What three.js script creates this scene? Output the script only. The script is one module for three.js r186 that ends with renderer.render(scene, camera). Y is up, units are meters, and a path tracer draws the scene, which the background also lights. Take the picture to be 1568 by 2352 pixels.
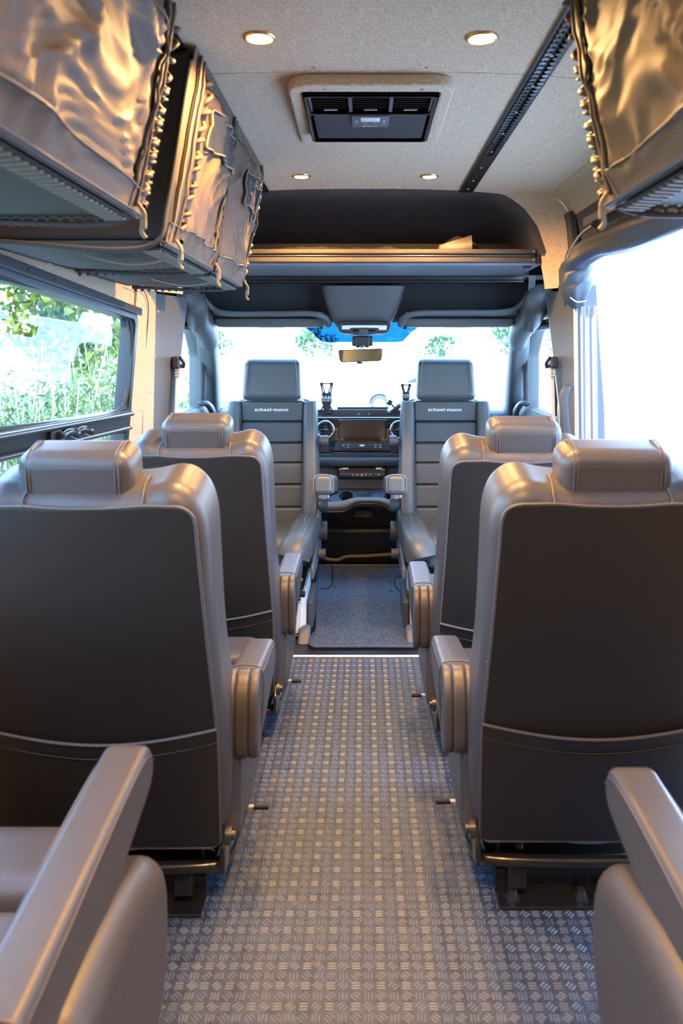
import * as THREE from 'three';
import { RoundedBoxGeometry } from 'three/addons/geometries/RoundedBoxGeometry.js';
import { mergeGeometries } from 'three/addons/utils/BufferGeometryUtils.js';
import { FontLoader } from 'three/addons/loaders/FontLoader.js';
import { TextGeometry } from 'three/addons/geometries/TextGeometry.js';
import { ImprovedNoise } from 'three/addons/math/ImprovedNoise.js';

// ---------------------------------------------------------------- camera
const scene = new THREE.Scene();
const F = 1800, W = 1568, H = 2352;                 // focal length and frame in pixels
const camera = new THREE.PerspectiveCamera(2 * Math.atan(H / 2 / F) * 180 / Math.PI, W / H, 0.05, 300);
camera.position.set(0, 1.195, 0);
camera.lookAt(0, 1.195, -1);
camera.setViewOffset(W, H, -52, 361, W, H);         // level camera, lens shifted down
camera.focus = 2.9;
camera.userData.fStop = 4;

// ---------------------------------------------------------------- renderer, exposure
const renderer = new THREE.WebGLRenderer();
renderer.toneMapping = THREE.LinearToneMapping;
renderer.toneMappingExposure = 5.7;
renderer.shadowMap.enabled = true;

// ---------------------------------------------------------------- sky and sun
{
  const w = 256, h = 128, data = new Float32Array(w * h * 4);
  for (let j = 0; j < h; j++) for (let i = 0; i < w; i++) {
    const el = (j + 0.5) / h * Math.PI - Math.PI / 2, s = Math.max(0, Math.sin(el)), k = Math.pow(1 - s, 2.2), o = (j * w + i) * 4;
    data[o] = 0.62 + 1.0 * k; data[o + 1] = 1.30 + 1.02 * k; data[o + 2] = 2.55 + 0.50 * k; data[o + 3] = 1;
  }
  const sky = new THREE.DataTexture(data, w, h, THREE.RGBAFormat, THREE.FloatType);
  sky.mapping = THREE.EquirectangularReflectionMapping; sky.magFilter = THREE.LinearFilter; sky.needsUpdate = true;
  scene.background = sky;
}
const sun = new THREE.DirectionalLight(new THREE.Color(1, 0.96, 0.9), 2.8);
sun.position.set(-0.6, 14, 8.5); sun.target.position.set(0, 0, -4);
sun.castShadow = true; sun.shadow.radius = 1; sun.shadow.mapSize.set(2048, 2048);
Object.assign(sun.shadow.camera, { left: -12, right: 12, top: 12, bottom: -12, near: 1, far: 60 });
scene.add(sun, sun.target);
const LAMP = { color: new THREE.Color(1, 0.52, 0.18), intensity: 1.35 };   // the ceiling downlights

// ---------------------------------------------------------------- helpers
let seed = 7;
const rnd = () => { seed = (seed * 1664525 + 1013904223) >>> 0; return seed / 4294967296; };
const rr = (a, b) => a + (b - a) * rnd();
const noise3 = new ImprovedNoise();
const N = (x, y, z = 0) => noise3.noise(x, y, z);
const lerp = THREE.MathUtils.lerp, clamp = THREE.MathUtils.clamp, PI = Math.PI;
const ss = (a, b, x) => { const t = clamp((x - a) / (b - a), 0, 1); return t * t * (3 - 2 * t); };
const V = (x, y, z) => new THREE.Vector3(x, y, z);
const at = (px, py, d) => V((px - 836) * d / F, 1.195 - (py - 815) * d / F, -d);   // a point at a distance d in front of the camera

// normals smoothed over edges flatter than the crease angle, weighted by face area so that large flat faces stay flat
function toCreasedNormals(geo, crease) {
  const g = geo.index ? geo.toNonIndexed() : geo, p = g.attributes.position, n = p.count, fn = new Float32Array(n), map = new Map(), keys = new Array(n), a = V(), b = V(), c = V(), limit = Math.cos(crease);
  for (let i = 0; i < n; i += 3) {
    a.fromBufferAttribute(p, i); b.fromBufferAttribute(p, i + 1); c.fromBufferAttribute(p, i + 2);
    b.sub(a); c.sub(a); b.cross(c);
    fn[i] = b.x; fn[i + 1] = b.y; fn[i + 2] = b.z;
  }
  for (let i = 0; i < n; i++) { const k = Math.round(p.getX(i) * 2e4) + '_' + Math.round(p.getY(i) * 2e4) + '_' + Math.round(p.getZ(i) * 2e4); keys[i] = k; const l = map.get(k); if (l) l.push(i - i % 3); else map.set(k, [i - i % 3]); }
  const out = new Float32Array(n * 3);
  for (let i = 0; i < n; i++) {
    const f = i - i % 3, x = fn[f], y = fn[f + 1], z = fn[f + 2], L = Math.hypot(x, y, z) || 1; let sx = 0, sy = 0, sz = 0;
    for (const q of map.get(keys[i])) { const u = fn[q], v = fn[q + 1], w = fn[q + 2], M2 = Math.hypot(u, v, w) || 1; if ((x * u + y * v + z * w) / (L * M2) > limit) { sx += u; sy += v; sz += w; } }
    const S = Math.hypot(sx, sy, sz) || 1; out[i * 3] = sx / S; out[i * 3 + 1] = sy / S; out[i * 3 + 2] = sz / S;
  }
  g.setAttribute('normal', new THREE.BufferAttribute(out, 3));
  return g;
}
function clean(g) {
  g = g.index ? g.toNonIndexed() : g;
  for (const k of Object.keys(g.attributes)) if (k !== 'position' && k !== 'normal') g.deleteAttribute(k);
  if (!g.attributes.normal) g.computeVertexNormals();
  const p = g.attributes.position, uv = new Float32Array(p.count * 2), a = V(), b = V(), c = V(), n = V();
  for (let i = 0; i < p.count; i += 3) {
    a.fromBufferAttribute(p, i); b.fromBufferAttribute(p, i + 1); c.fromBufferAttribute(p, i + 2);
    n.subVectors(b, a).cross(c.clone().sub(a));
    const x = Math.abs(n.x), y = Math.abs(n.y), z = Math.abs(n.z);
    for (let k = 0; k < 3; k++) {
      const q = [a, b, c][k], o = (i + k) * 2;
      if (x >= y && x >= z) { uv[o] = q.z; uv[o + 1] = q.y; } else if (y >= z) { uv[o] = q.x; uv[o + 1] = q.z; } else { uv[o] = q.x; uv[o + 1] = q.y; }
    }
  }
  g.setAttribute('uv', new THREE.BufferAttribute(uv, 2));
  g.groups = [];
  return g;
}
const merge = (list) => { list = [list].flat(9).map(clean); return list.length === 1 ? list[0] : mergeGeometries(list); };
const used = {};
function numbered(name) { const n = used[name] = (used[name] ?? -1) + 1; return n ? name + '_' + String(n).padStart(3, '0') : name; }
function mk(name, geos, mat, parent) {
  const m = new THREE.Mesh(merge(geos), mat);
  m.name = parent ? name : numbered(name); m.castShadow = m.receiveShadow = true;
  (parent ?? scene).add(m);
  return m;
}
function tag(o, label, category, group) { o.userData.label = label; o.userData.category = category; if (group) o.userData.group = group; return o; }
function thing(name, label, category, pos = [0, 0, 0], group) {
  const g = new THREE.Group(); g.name = numbered(name); g.position.set(...pos); scene.add(g);
  return tag(g, label, category, group);
}
function struct(name, geos, mat) {
  let m;
  if (geos) { m = new THREE.Mesh(merge(geos), mat); m.castShadow = m.receiveShadow = true; } else m = new THREE.Group();
  m.name = name; m.userData.kind = 'structure'; scene.add(m);
  return m;
}
const box = (w, h, d, x = 0, y = 0, z = 0) => new THREE.BoxGeometry(w, h, d).translate(x, y, z);
const rbox = (w, h, d, r, x = 0, y = 0, z = 0, s = 3) => new RoundedBoxGeometry(w, h, d, s, Math.min(r, w / 2.01, h / 2.01, d / 2.01)).translate(x, y, z);
function cyl(r1, r2, h, seg = 20, axis = 'y', x = 0, y = 0, z = 0) {
  const g = new THREE.CylinderGeometry(r1, r2, h, seg);
  if (axis === 'x') g.rotateZ(PI / 2); if (axis === 'z') g.rotateX(PI / 2);
  return g.translate(x, y, z);
}
const tube = (pts, r, seg = 24, rs = 6, closed = false) => new THREE.TubeGeometry(new THREE.CatmullRomCurve3(pts.map((p) => (p.isVector3 ? p : V(...p))), closed, 'centripetal'), seg, r, rs, closed);
const bar = (a, b, r, rs = 8) => new THREE.TubeGeometry(new THREE.LineCurve3(a, b), 1, r, rs);
// polygon with rounded corners: points [x, y, radius]
function rpoly(pts, Cls = THREE.Shape) {
  const s = new Cls(), n = pts.length;
  for (let i = 0; i < n; i++) {
    const p = pts[i], a = pts[(i + n - 1) % n], b = pts[(i + 1) % n], r = p[2] ?? 0;
    const da = Math.hypot(a[0] - p[0], a[1] - p[1]), db = Math.hypot(b[0] - p[0], b[1] - p[1]), ta = Math.min(r, da * 0.49), tb = Math.min(r, db * 0.49);
    const A = [p[0] + (a[0] - p[0]) / da * ta, p[1] + (a[1] - p[1]) / da * ta], B = [p[0] + (b[0] - p[0]) / db * tb, p[1] + (b[1] - p[1]) / db * tb];
    if (i) s.lineTo(...A); else s.moveTo(...A);
    if (r) s.quadraticCurveTo(p[0], p[1], ...B);
  }
  s.closePath();
  return s;
}
// extrusion centred on z = 0; the bevel stays inside the outline
function extr(shape, depth, bevel = 0, seg = 3, curve = 8) {
  const g = new THREE.ExtrudeGeometry(shape, { depth: Math.max(1e-4, depth - 2 * bevel), bevelEnabled: bevel > 0, bevelThickness: bevel, bevelSize: bevel, bevelOffset: -bevel, bevelSegments: seg, curveSegments: curve });
  g.translate(0, 0, -Math.max(1e-4, depth - 2 * bevel) / 2);
  return bevel > 0 ? toCreasedNormals(g, 0.7) : g;
}
// a sheet with thickness from f(u, v) -> [x, y, z]
function sheet(nu, nv, f, th = 0.004, crease = 0.9) {
  const P = [], NN = [];
  for (let j = 0; j <= nv; j++) for (let i = 0; i <= nu; i++) P.push(V(...f(i / nu, j / nv)));
  const id = (i, j) => j * (nu + 1) + i;
  for (let j = 0; j <= nv; j++) for (let i = 0; i <= nu; i++) {
    const du = P[id(Math.min(i + 1, nu), j)].clone().sub(P[id(Math.max(i - 1, 0), j)]), dv = P[id(i, Math.min(j + 1, nv))].clone().sub(P[id(i, Math.max(j - 1, 0))]);
    NN.push(du.cross(dv).normalize());
  }
  const pos = [], idx = [], n = P.length;
  for (const p of P) pos.push(p.x, p.y, p.z);
  P.forEach((p, i) => pos.push(p.x - NN[i].x * th, p.y - NN[i].y * th, p.z - NN[i].z * th));
  for (let j = 0; j < nv; j++) for (let i = 0; i < nu; i++) {
    const a = id(i, j), b = id(i + 1, j), c = id(i + 1, j + 1), d = id(i, j + 1);
    idx.push(a, b, c, a, c, d, n + a, n + c, n + b, n + a, n + d, n + c);
  }
  const edge = (a, b) => idx.push(a, n + a, n + b, a, n + b, b);
  for (let i = 0; i < nu; i++) { edge(id(i, 0), id(i + 1, 0)); edge(id(i + 1, nv), id(i, nv)); }
  for (let j = 0; j < nv; j++) { edge(id(0, j + 1), id(0, j)); edge(id(nu, j), id(nu, j + 1)); }
  const g = new THREE.BufferGeometry();
  g.setAttribute('position', new THREE.Float32BufferAttribute(pos, 3)); g.setIndex(idx);
  return toCreasedNormals(g, crease);
}
// closed body through rings of points
function loft(rings, crease = 0.8, closed = false) {
  const n = rings[0].length, pos = [], idx = [];
  for (const r of rings) for (const p of r) pos.push(p.x, p.y, p.z);
  for (let k = 0; k < rings.length - (closed ? 0 : 1); k++) for (let i = 0; i < n; i++) {
    const k2 = (k + 1) % rings.length, a = k * n + i, b = k * n + (i + 1) % n, c = k2 * n + (i + 1) % n, d = k2 * n + i;
    idx.push(a, b, c, a, c, d);
  }
  if (!closed) for (const k of [0, rings.length - 1]) {
    const c = rings[k].reduce((s, p) => s.add(p), V()).multiplyScalar(1 / n), ci = pos.length / 3;
    pos.push(c.x, c.y, c.z);
    for (let i = 0; i < n; i++) { const a = k * n + i, b = k * n + (i + 1) % n; if (k) idx.push(a, b, ci); else idx.push(b, a, ci); }
  }
  const g = new THREE.BufferGeometry();
  g.setAttribute('position', new THREE.Float32BufferAttribute(pos, 3)); g.setIndex(idx);
  return toCreasedNormals(g, crease);
}
const sq = (t, e) => Math.sign(t) * Math.pow(Math.abs(t), 2 / e);
function ring(c, ax, ay, rx, ry, e = 2, n = 24) {
  const out = [];
  for (let i = 0; i < n; i++) { const t = i / n * 2 * PI; out.push(c.clone().addScaledVector(ax, rx * sq(Math.cos(t), e)).addScaledVector(ay, ry * sq(Math.sin(t), e))); }
  return out;
}
// sweep along points; size(t) -> [half width across, half height along up, exponent]
function sweep(pts, size, up = V(0, 1, 0), seg = 24, n = 20, round = true) {
  const c = new THREE.CatmullRomCurve3(pts, false, 'centripetal'), rings = [];
  for (let k = 0; k <= seg; k++) {
    const t = k / seg, p = c.getPoint(t), d = c.getTangent(t), side = d.clone().cross(up).normalize(), u2 = side.clone().cross(d).normalize(), [a, b, e] = size(t);
    const end = round ? Math.min(1, Math.sqrt(Math.max(0.02, Math.min(t, 1 - t) * seg / 1.5))) : 1;
    rings.push(ring(p, side, u2, a * end, b * end, e ?? 2.5, n));
  }
  return loft(rings);
}
const fwd = (g) => g.rotateY(PI / 2);   // profile (forward, up) extruded across x

// ---------------------------------------------------------------- textures and materials
function tex(n, f, srgb = false) {
  const d = new Uint8Array(n * n * 4);
  for (let y = 0; y < n; y++) for (let x = 0; x < n; x++) { const c = f(x, y, n), o = (y * n + x) * 4; for (let k = 0; k < 3; k++) d[o + k] = clamp((Array.isArray(c) ? c[k] : c) * 255, 0, 255); d[o + 3] = 255; }
  const t = new THREE.DataTexture(d, n, n, THREE.RGBAFormat);
  t.wrapS = t.wrapT = THREE.RepeatWrapping; t.magFilter = THREE.LinearFilter; t.needsUpdate = true;
  if (srgb) t.colorSpace = THREE.SRGBColorSpace;
  return t;
}
const rep = (t, metres) => { const c = t.clone(); c.repeat.set(1 / metres, 1 / metres); c.needsUpdate = true; return c; };
// tileable value noise
function vnoise(cells, s0) {
  let s = s0; const r = () => { s = (s * 1664525 + 1013904223) >>> 0; return s / 4294967296; };
  const g = Float32Array.from({ length: cells * cells }, r);
  return (u, v) => {
    const x = u * cells, y = v * cells, xi = Math.floor(x), yi = Math.floor(y), fx = x - xi, fy = y - yi, q = (i, j) => g[((yi + j) % cells + cells) % cells * cells + ((xi + i) % cells + cells) % cells];
    const sx = fx * fx * (3 - 2 * fx), sy = fy * fy * (3 - 2 * fy);
    return lerp(lerp(q(0, 0), q(1, 0), sx), lerp(q(0, 1), q(1, 1), sx), sy);
  };
}
const n8 = vnoise(8, 1), n24 = vnoise(24, 2), n64 = vnoise(64, 3), n128 = vnoise(128, 4), n200 = vnoise(200, 9);
const weaveH = (x, y, n) => { const k = 64, u = x / n * k, v = y / n * k, p = (Math.floor(u) + Math.floor(v)) % 2; const a = Math.abs((u % 1) - 0.5), b = Math.abs((v % 1) - 0.5); return 0.35 + 0.5 * (p ? 1 - 2 * a : 1 - 2 * b) * (0.6 + 0.4 * n64(x / n, y / n)) - 0.15 * Math.max(a, b); };
const tweedC = tex(512, (x, y, n) => {
  const u = x / n, v = y / n, st = n200(u, v * 0.12) * 0.5 + n200(u * 0.12, v) * 0.5, k = 0.80 + 0.30 * (st - 0.5) + 0.30 * (n128(u, v) - 0.5) + 0.24 * (weaveH(x, y, n) - 0.5);
  return [k * 1.02, k * 0.965, k * 0.875];
}, true);
const tweedB = tex(512, weaveH);
const grain = tex(512, (x, y, n) => { const u = x / n, v = y / n, a = n128(u, v), b = n64(u, v), c = n24(u, v); return 0.5 + 0.5 * (Math.abs(a - 0.5) + Math.abs(b - 0.5)) - 0.2 * c; });
const fine = tex(256, (x, y, n) => 0.6 * n128(x / n, y / n) + 0.4 * n64(x / n, y / n));
const perf = tex(256, (x, y, n) => { const k = 16, u = x / n * k, v = y / n * k, o = Math.floor(v) % 2 ? 0.5 : 0, du = ((u + o) % 1) - 0.5, dv = (v % 1) - 0.5; return Math.hypot(du, dv) < 0.2 ? 0.25 : 0.85 + 0.1 * n64(x / n, y / n); });
const clothB = tex(256, (x, y, n) => { const k = 48, u = x / n * k, v = y / n * k; return (Math.floor(u) + Math.floor(v)) % 2 ? 0.5 + 0.4 * Math.sin((u % 1) * PI) : 0.5 + 0.4 * Math.sin((v % 1) * PI); });
const rubberC = tex(512, (x, y, n) => { const u = x / n, v = y / n, s = n200(u, v) > 0.86 ? 0.22 : 0, k = 0.30 + 0.08 * (n24(u, v) - 0.5) + 0.12 * (n128(u, v) - 0.5) + s; return [k * 0.9, k * 1.0, k * 1.14]; }, true);
const matC = tex(512, (x, y, n) => { const u = x / n, v = y / n, k = 0.30 + 0.22 * (n200(u * 0.25, v) - 0.5) + 0.2 * (n200(u, v * 0.25) - 0.5) + 0.12 * (n128(u, v) - 0.5); return [k * 0.85, k * 1.0, k * 1.15]; }, true);
const mat = (r, g, b, rough, o = {}) => { const { metal, ...x } = o; const m = new THREE.MeshPhysicalMaterial({ roughness: rough, metalness: metal ?? 0, ...x }); m.color.setRGB(r, g, b); return m; };
const M = {
  tweed: mat(0.88, 0.83, 0.765, 0.95, { map: rep(tweedC, 0.14), bumpMap: rep(tweedB, 0.14), bumpScale: 0.0012 }),
  wallTweed: mat(0.82, 0.72, 0.62, 0.95, { map: rep(tweedC, 0.12), bumpMap: rep(tweedB, 0.12), bumpScale: 0.0012 }),
  leather: mat(0.055, 0.054, 0.057, 0.36, { bumpMap: rep(grain, 0.11), bumpScale: 0.0005 }),
  leatherBack: mat(0.013, 0.0122, 0.0117, 0.42, { bumpMap: rep(grain, 0.11), bumpScale: 0.0005 }),
  cabLeather: mat(0.06, 0.074, 0.08, 0.4, { bumpMap: rep(grain, 0.1), bumpScale: 0.0005 }),
  cabPerf: mat(0.07, 0.085, 0.092, 0.45, { map: rep(perf, 0.1), bumpMap: rep(perf, 0.1), bumpScale: 0.0006 }),
  stitch: mat(0.2, 0.2, 0.22, 0.8),
  piping: mat(0.07, 0.07, 0.076, 0.45),
  plastic: mat(0.048, 0.051, 0.055, 0.5, { bumpMap: rep(fine, 0.05), bumpScale: 0.0003 }),
  greyPlastic: mat(0.085, 0.093, 0.098, 0.48, { bumpMap: rep(fine, 0.05), bumpScale: 0.0003 }),
  paleTrim: mat(0.5, 0.52, 0.47, 0.45),
  darkPlastic: mat(0.022, 0.022, 0.025, 0.45, { bumpMap: rep(fine, 0.05), bumpScale: 0.0003 }),
  gloss: mat(0.012, 0.012, 0.014, 0.08, { clearcoat: 1, clearcoatRoughness: 0.05 }),
  black: mat(0.012, 0.012, 0.014, 0.6),
  blackMetal: mat(0.02, 0.02, 0.022, 0.25, { metal: 0.3, clearcoat: 0.6, clearcoatRoughness: 0.15 }),
  darkSatin: mat(0.05, 0.052, 0.058, 0.4, { metal: 0.5 }),
  satin: mat(0.10, 0.105, 0.115, 0.34, { metal: 0.75 }),
  rail: mat(0.03, 0.032, 0.036, 0.38, { metal: 0.6 }),
  bronze: mat(0.06, 0.055, 0.052, 0.36, { metal: 0.55, bumpMap: rep(fine, 0.03), bumpScale: 0.0004 }),
  chrome: mat(0.75, 0.76, 0.78, 0.15, { metal: 1 }),
  silver: mat(0.55, 0.57, 0.6, 0.3, { metal: 0.9 }),
  white: mat(0.72, 0.72, 0.7, 0.4),
  canvas: mat(0.115, 0.085, 0.056, 0.56, { bumpMap: rep(clothB, 0.05), bumpScale: 0.0003, sheen: 0.25, sheenColor: new THREE.Color(0.5, 0.40, 0.28), sheenRoughness: 0.4 }),
  canvasDark: mat(0.026, 0.025, 0.026, 0.75, { bumpMap: rep(clothB, 0.05), bumpScale: 0.0003 }),
  canvasGrey: mat(0.05, 0.053, 0.06, 0.6, { bumpMap: rep(clothB, 0.05), bumpScale: 0.0003 }),
  meshCloth: mat(0.03, 0.036, 0.05, 0.6, { bumpMap: rep(perf, 0.02), bumpScale: 0.0005 }),
  webbing: mat(0.17, 0.155, 0.13, 0.6),
  cord: mat(0.09, 0.075, 0.06, 0.6),
  bulkhead: mat(0.075, 0.066, 0.066, 0.92, { bumpMap: rep(fine, 0.04), bumpScale: 0.0008 }),
  shelf: mat(0.24, 0.28, 0.32, 0.3, { bumpMap: rep(fine, 0.05), bumpScale: 0.0002 }),
  rubber: mat(0.70, 0.78, 0.95, 0.30, { map: rep(rubberC, 0.3), bumpMap: rep(fine, 0.03), bumpScale: 0.0004 }),
  tread: mat(0.12, 0.15, 0.20, 0.36),
  mat: mat(0.9, 0.9, 0.9, 0.5, { map: rep(matC, 0.35), bumpMap: rep(matC, 0.35), bumpScale: 0.0012 }),
  vinyl: mat(0.09, 0.09, 0.1, 0.4, { map: rep(rubberC, 0.2) }),
  glass: mat(0.93, 0.97, 0.96, 0, { transmission: 1, thickness: 0, ior: 1.5 }),
  tint: mat(0.05, 0.2, 0.33, 0, { transmission: 1, thickness: 0, ior: 1.5 }),
  clear: mat(0.75, 0.82, 0.86, 0.12, { clearcoat: 1 }),
  curtain: mat(0.62, 0.65, 0.70, 0.8, { transmission: 0.5, thickness: 0 }),
  curtainRoll: mat(0.04, 0.05, 0.068, 0.42, { bumpMap: rep(clothB, 0.04), bumpScale: 0.0003 }),
  belt: mat(0.42, 0.38, 0.32, 0.7),
  brass: mat(0.65, 0.42, 0.18, 0.3, { metal: 0.9 }),
  lens: mat(0.9, 0.8, 0.65, 0.4, { emissive: new THREE.Color(1, 0.66, 0.32), emissiveIntensity: 9 }),
  screen: mat(0.03, 0.022, 0.018, 0.16, { clearcoat: 1, clearcoatRoughness: 0.12 }),
  print: mat(0.7, 0.72, 0.74, 0.5),
  red: mat(0.5, 0.03, 0.03, 0.4),
  asphalt: mat(0.43, 0.45, 0.48, 0.95),
  grass: mat(0.07, 0.12, 0.035, 0.95),
  leaf: mat(0.036, 0.095, 0.014, 0.6, { transmission: 0.3, thickness: 0, side: THREE.DoubleSide }),
  twig: mat(0.34, 0.30, 0.24, 0.8),
  carWhite: mat(0.8, 0.8, 0.8, 0.3, { clearcoat: 1 }),
  tyre: mat(0.05, 0.055, 0.065, 0.8),
};

// ================================================================ THE VAN: floor, ceiling, walls
const xl = (y) => y < 0.66 ? 0.895 : 0.895 - (y - 0.66) * 0.081;         // half width of the body at height y
const TOP = 1.845, ceilY = (x) => TOP - 0.045 * Math.pow(Math.min(1, Math.abs(x) / 0.7), 3);
const END = 3.07;                                                         // where the ceiling lining ends
{ // floor with its raised tread bars
  const floor = struct('floor', [box(1.8, 0.04, 4.3, 0, -0.02, 1.2 - 4.3 / 2)], M.rubber);
  const cell = 0.0239, pos = [], idx = [];
  const nor = [];
  const addBar = (x, z, ang, len) => {                  // rounded rib: five points across, two along, dropped ends
    const c = Math.cos(ang), s = Math.sin(ang), h = 0.0019, b = pos.length / 3, P = (lx, y, lz, nx, ny, nz) => { pos.push(x + lx * c + lz * s, y, z - lx * s + lz * c); nor.push(nx * c + nz * s, ny, -nx * s + nz * c); };
    const A = [-1, -0.62, 0, 0.62, 1];
    for (const v of [-1, 1]) for (const q of A) { const t = q * 1.25; P(q * 0.0022, h * (1 - q * q), v * (len / 2 - 0.0018), Math.sin(t), Math.cos(t), 0); }
    for (const v of [-1, 1]) P(0, 0, v * len / 2, 0, 0.5, v * 0.86);
    for (let k = 0; k < 4; k++) { idx.push(b + k, b + 5 + k, b + 6 + k, b + k, b + 6 + k, b + k + 1); idx.push(b + 10, b + k, b + k + 1, b + 11, b + 6 + k, b + 5 + k); }
  };
  for (let r = 0; r < 92; r++) for (let q = -25; q < 27; q++) {
    const x = 0.008 + q * cell, z = -3.085 + r * cell, a = (q & 1), b = (r & 1);
    for (let k = -1; k <= 1; k++) {
      const o = k * 0.0062;
      if (!a && !b) addBar(x + o, z, 0, 0.0178);
      else if (a && b) addBar(x, z + o, PI / 2, 0.0178);
      else if (!a && b) addBar(x + o * 0.75, z + o * 0.75, -PI / 4 + PI / 2 + PI / 2, 0.0165);
      else addBar(x + o * 0.75, z - o * 0.75, PI / 4, 0.0165);
    }
  }
  const g = new THREE.BufferGeometry(); g.setAttribute('position', new THREE.Float32BufferAttribute(pos, 3)); g.setAttribute('normal', new THREE.Float32BufferAttribute(nor, 3)); g.setIndex(idx);
  const t = mk('tread_bars', [g.toNonIndexed()], M.tread, floor); t.userData.kind = 'stuff';
  // cab floor in front of the step and the bright threshold strip
  const cab = struct('floor_001', [box(1.75, 0.04, 1.6, 0, -0.0205, -3.1 - 0.8)], M.vinyl);
  const strip = tag(mk('threshold_strip', [rbox(1.2, 0.004, 0.017, 0.0018, 0, 0.0022, -3.103)], M.white), 'thin bright metal threshold strip across the end of the ribbed aisle floor', 'threshold');
  mk('strip_screw', [cyl(0.0032, 0.0032, 0.0012, 10, 'y', -0.18, 0.0047, -3.103)], M.silver, strip);
  mk('strip_screw', [cyl(0.0032, 0.0032, 0.0012, 10, 'y', 0.03, 0.0047, -3.103)], M.silver, strip);
}
{ // ceiling: two fabric panels with a seam between them
  const ceiling = struct('ceiling');
  const panel = (z0, z1) => mk('ceiling_panel', [sheet(36, 1, (u, v) => { const x = lerp(0.705, -0.705, u); return [x, ceilY(x), lerp(z0, z1, v)]; }, 0.03)], M.tweed, ceiling);
  panel(1.2, -1.7985); panel(-1.8015, -END);
  mk('ceiling_backing', [box(1.5, 0.01, 4.4, 0, 1.885, -1.0)], M.black, ceiling);
  for (const [px, py, d] of [[722, 154, 1.77], [722, 165, 1.83], [979, 152, 1.77], [979, 163, 1.83], [747, 339, 2.43], [937, 337, 2.43], [762, 436, 3.03], [913, 435, 3.03], [1196, 420, 2.9]]) {
    const p = at(px, py, d);
    mk('ceiling_screw', [cyl(0.0042, 0.003, 0.003, 10, 'y', p.x, ceilY(p.x) - 0.0015, -d)], M.silver, ceiling);
  }
}
const COVE = [[0.835, 1.40], [0.828, 1.50], [0.812, 1.62], [0.785, 1.71], [0.745, 1.77], [0.70, 1.80]];
const coveAt = (t) => { const k = Math.min(COVE.length - 2, Math.floor(t * (COVE.length - 1))), f = t * (COVE.length - 1) - k; return [lerp(COVE[k][0], COVE[k + 1][0], f), lerp(COVE[k][1], COVE[k + 1][1], f)]; };
const ARCH = [[0.775, 0.0], [0.775, 0.95], [0.745, 1.20], [0.722, 1.40], [0.708, 1.50], [0.69, 1.60], [0.655, 1.695], [0.60, 1.77], [0.53, 1.82], [0.46, 1.843]];   // edge of the opening to the cab
const EDGE = [[0.86, 0.0], [0.855, 0.95], [0.838, 1.20], [0.825, 1.40], [0.82, 1.50], [0.812, 1.60], [0.79, 1.70], [0.745, 1.765], [0.70, 1.80], [0.55, 1.825]];      // rear edge of the pillar
const poly = (P, t) => { const k = Math.min(P.length - 2, Math.floor(t)), f = t - k; return [lerp(P[k][0], P[k + 1][0], f), lerp(P[k][1], P[k + 1][1], f)]; };
const SPLIT = 3.55;                                                         // where the pillar plastic meets the fabric
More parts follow.
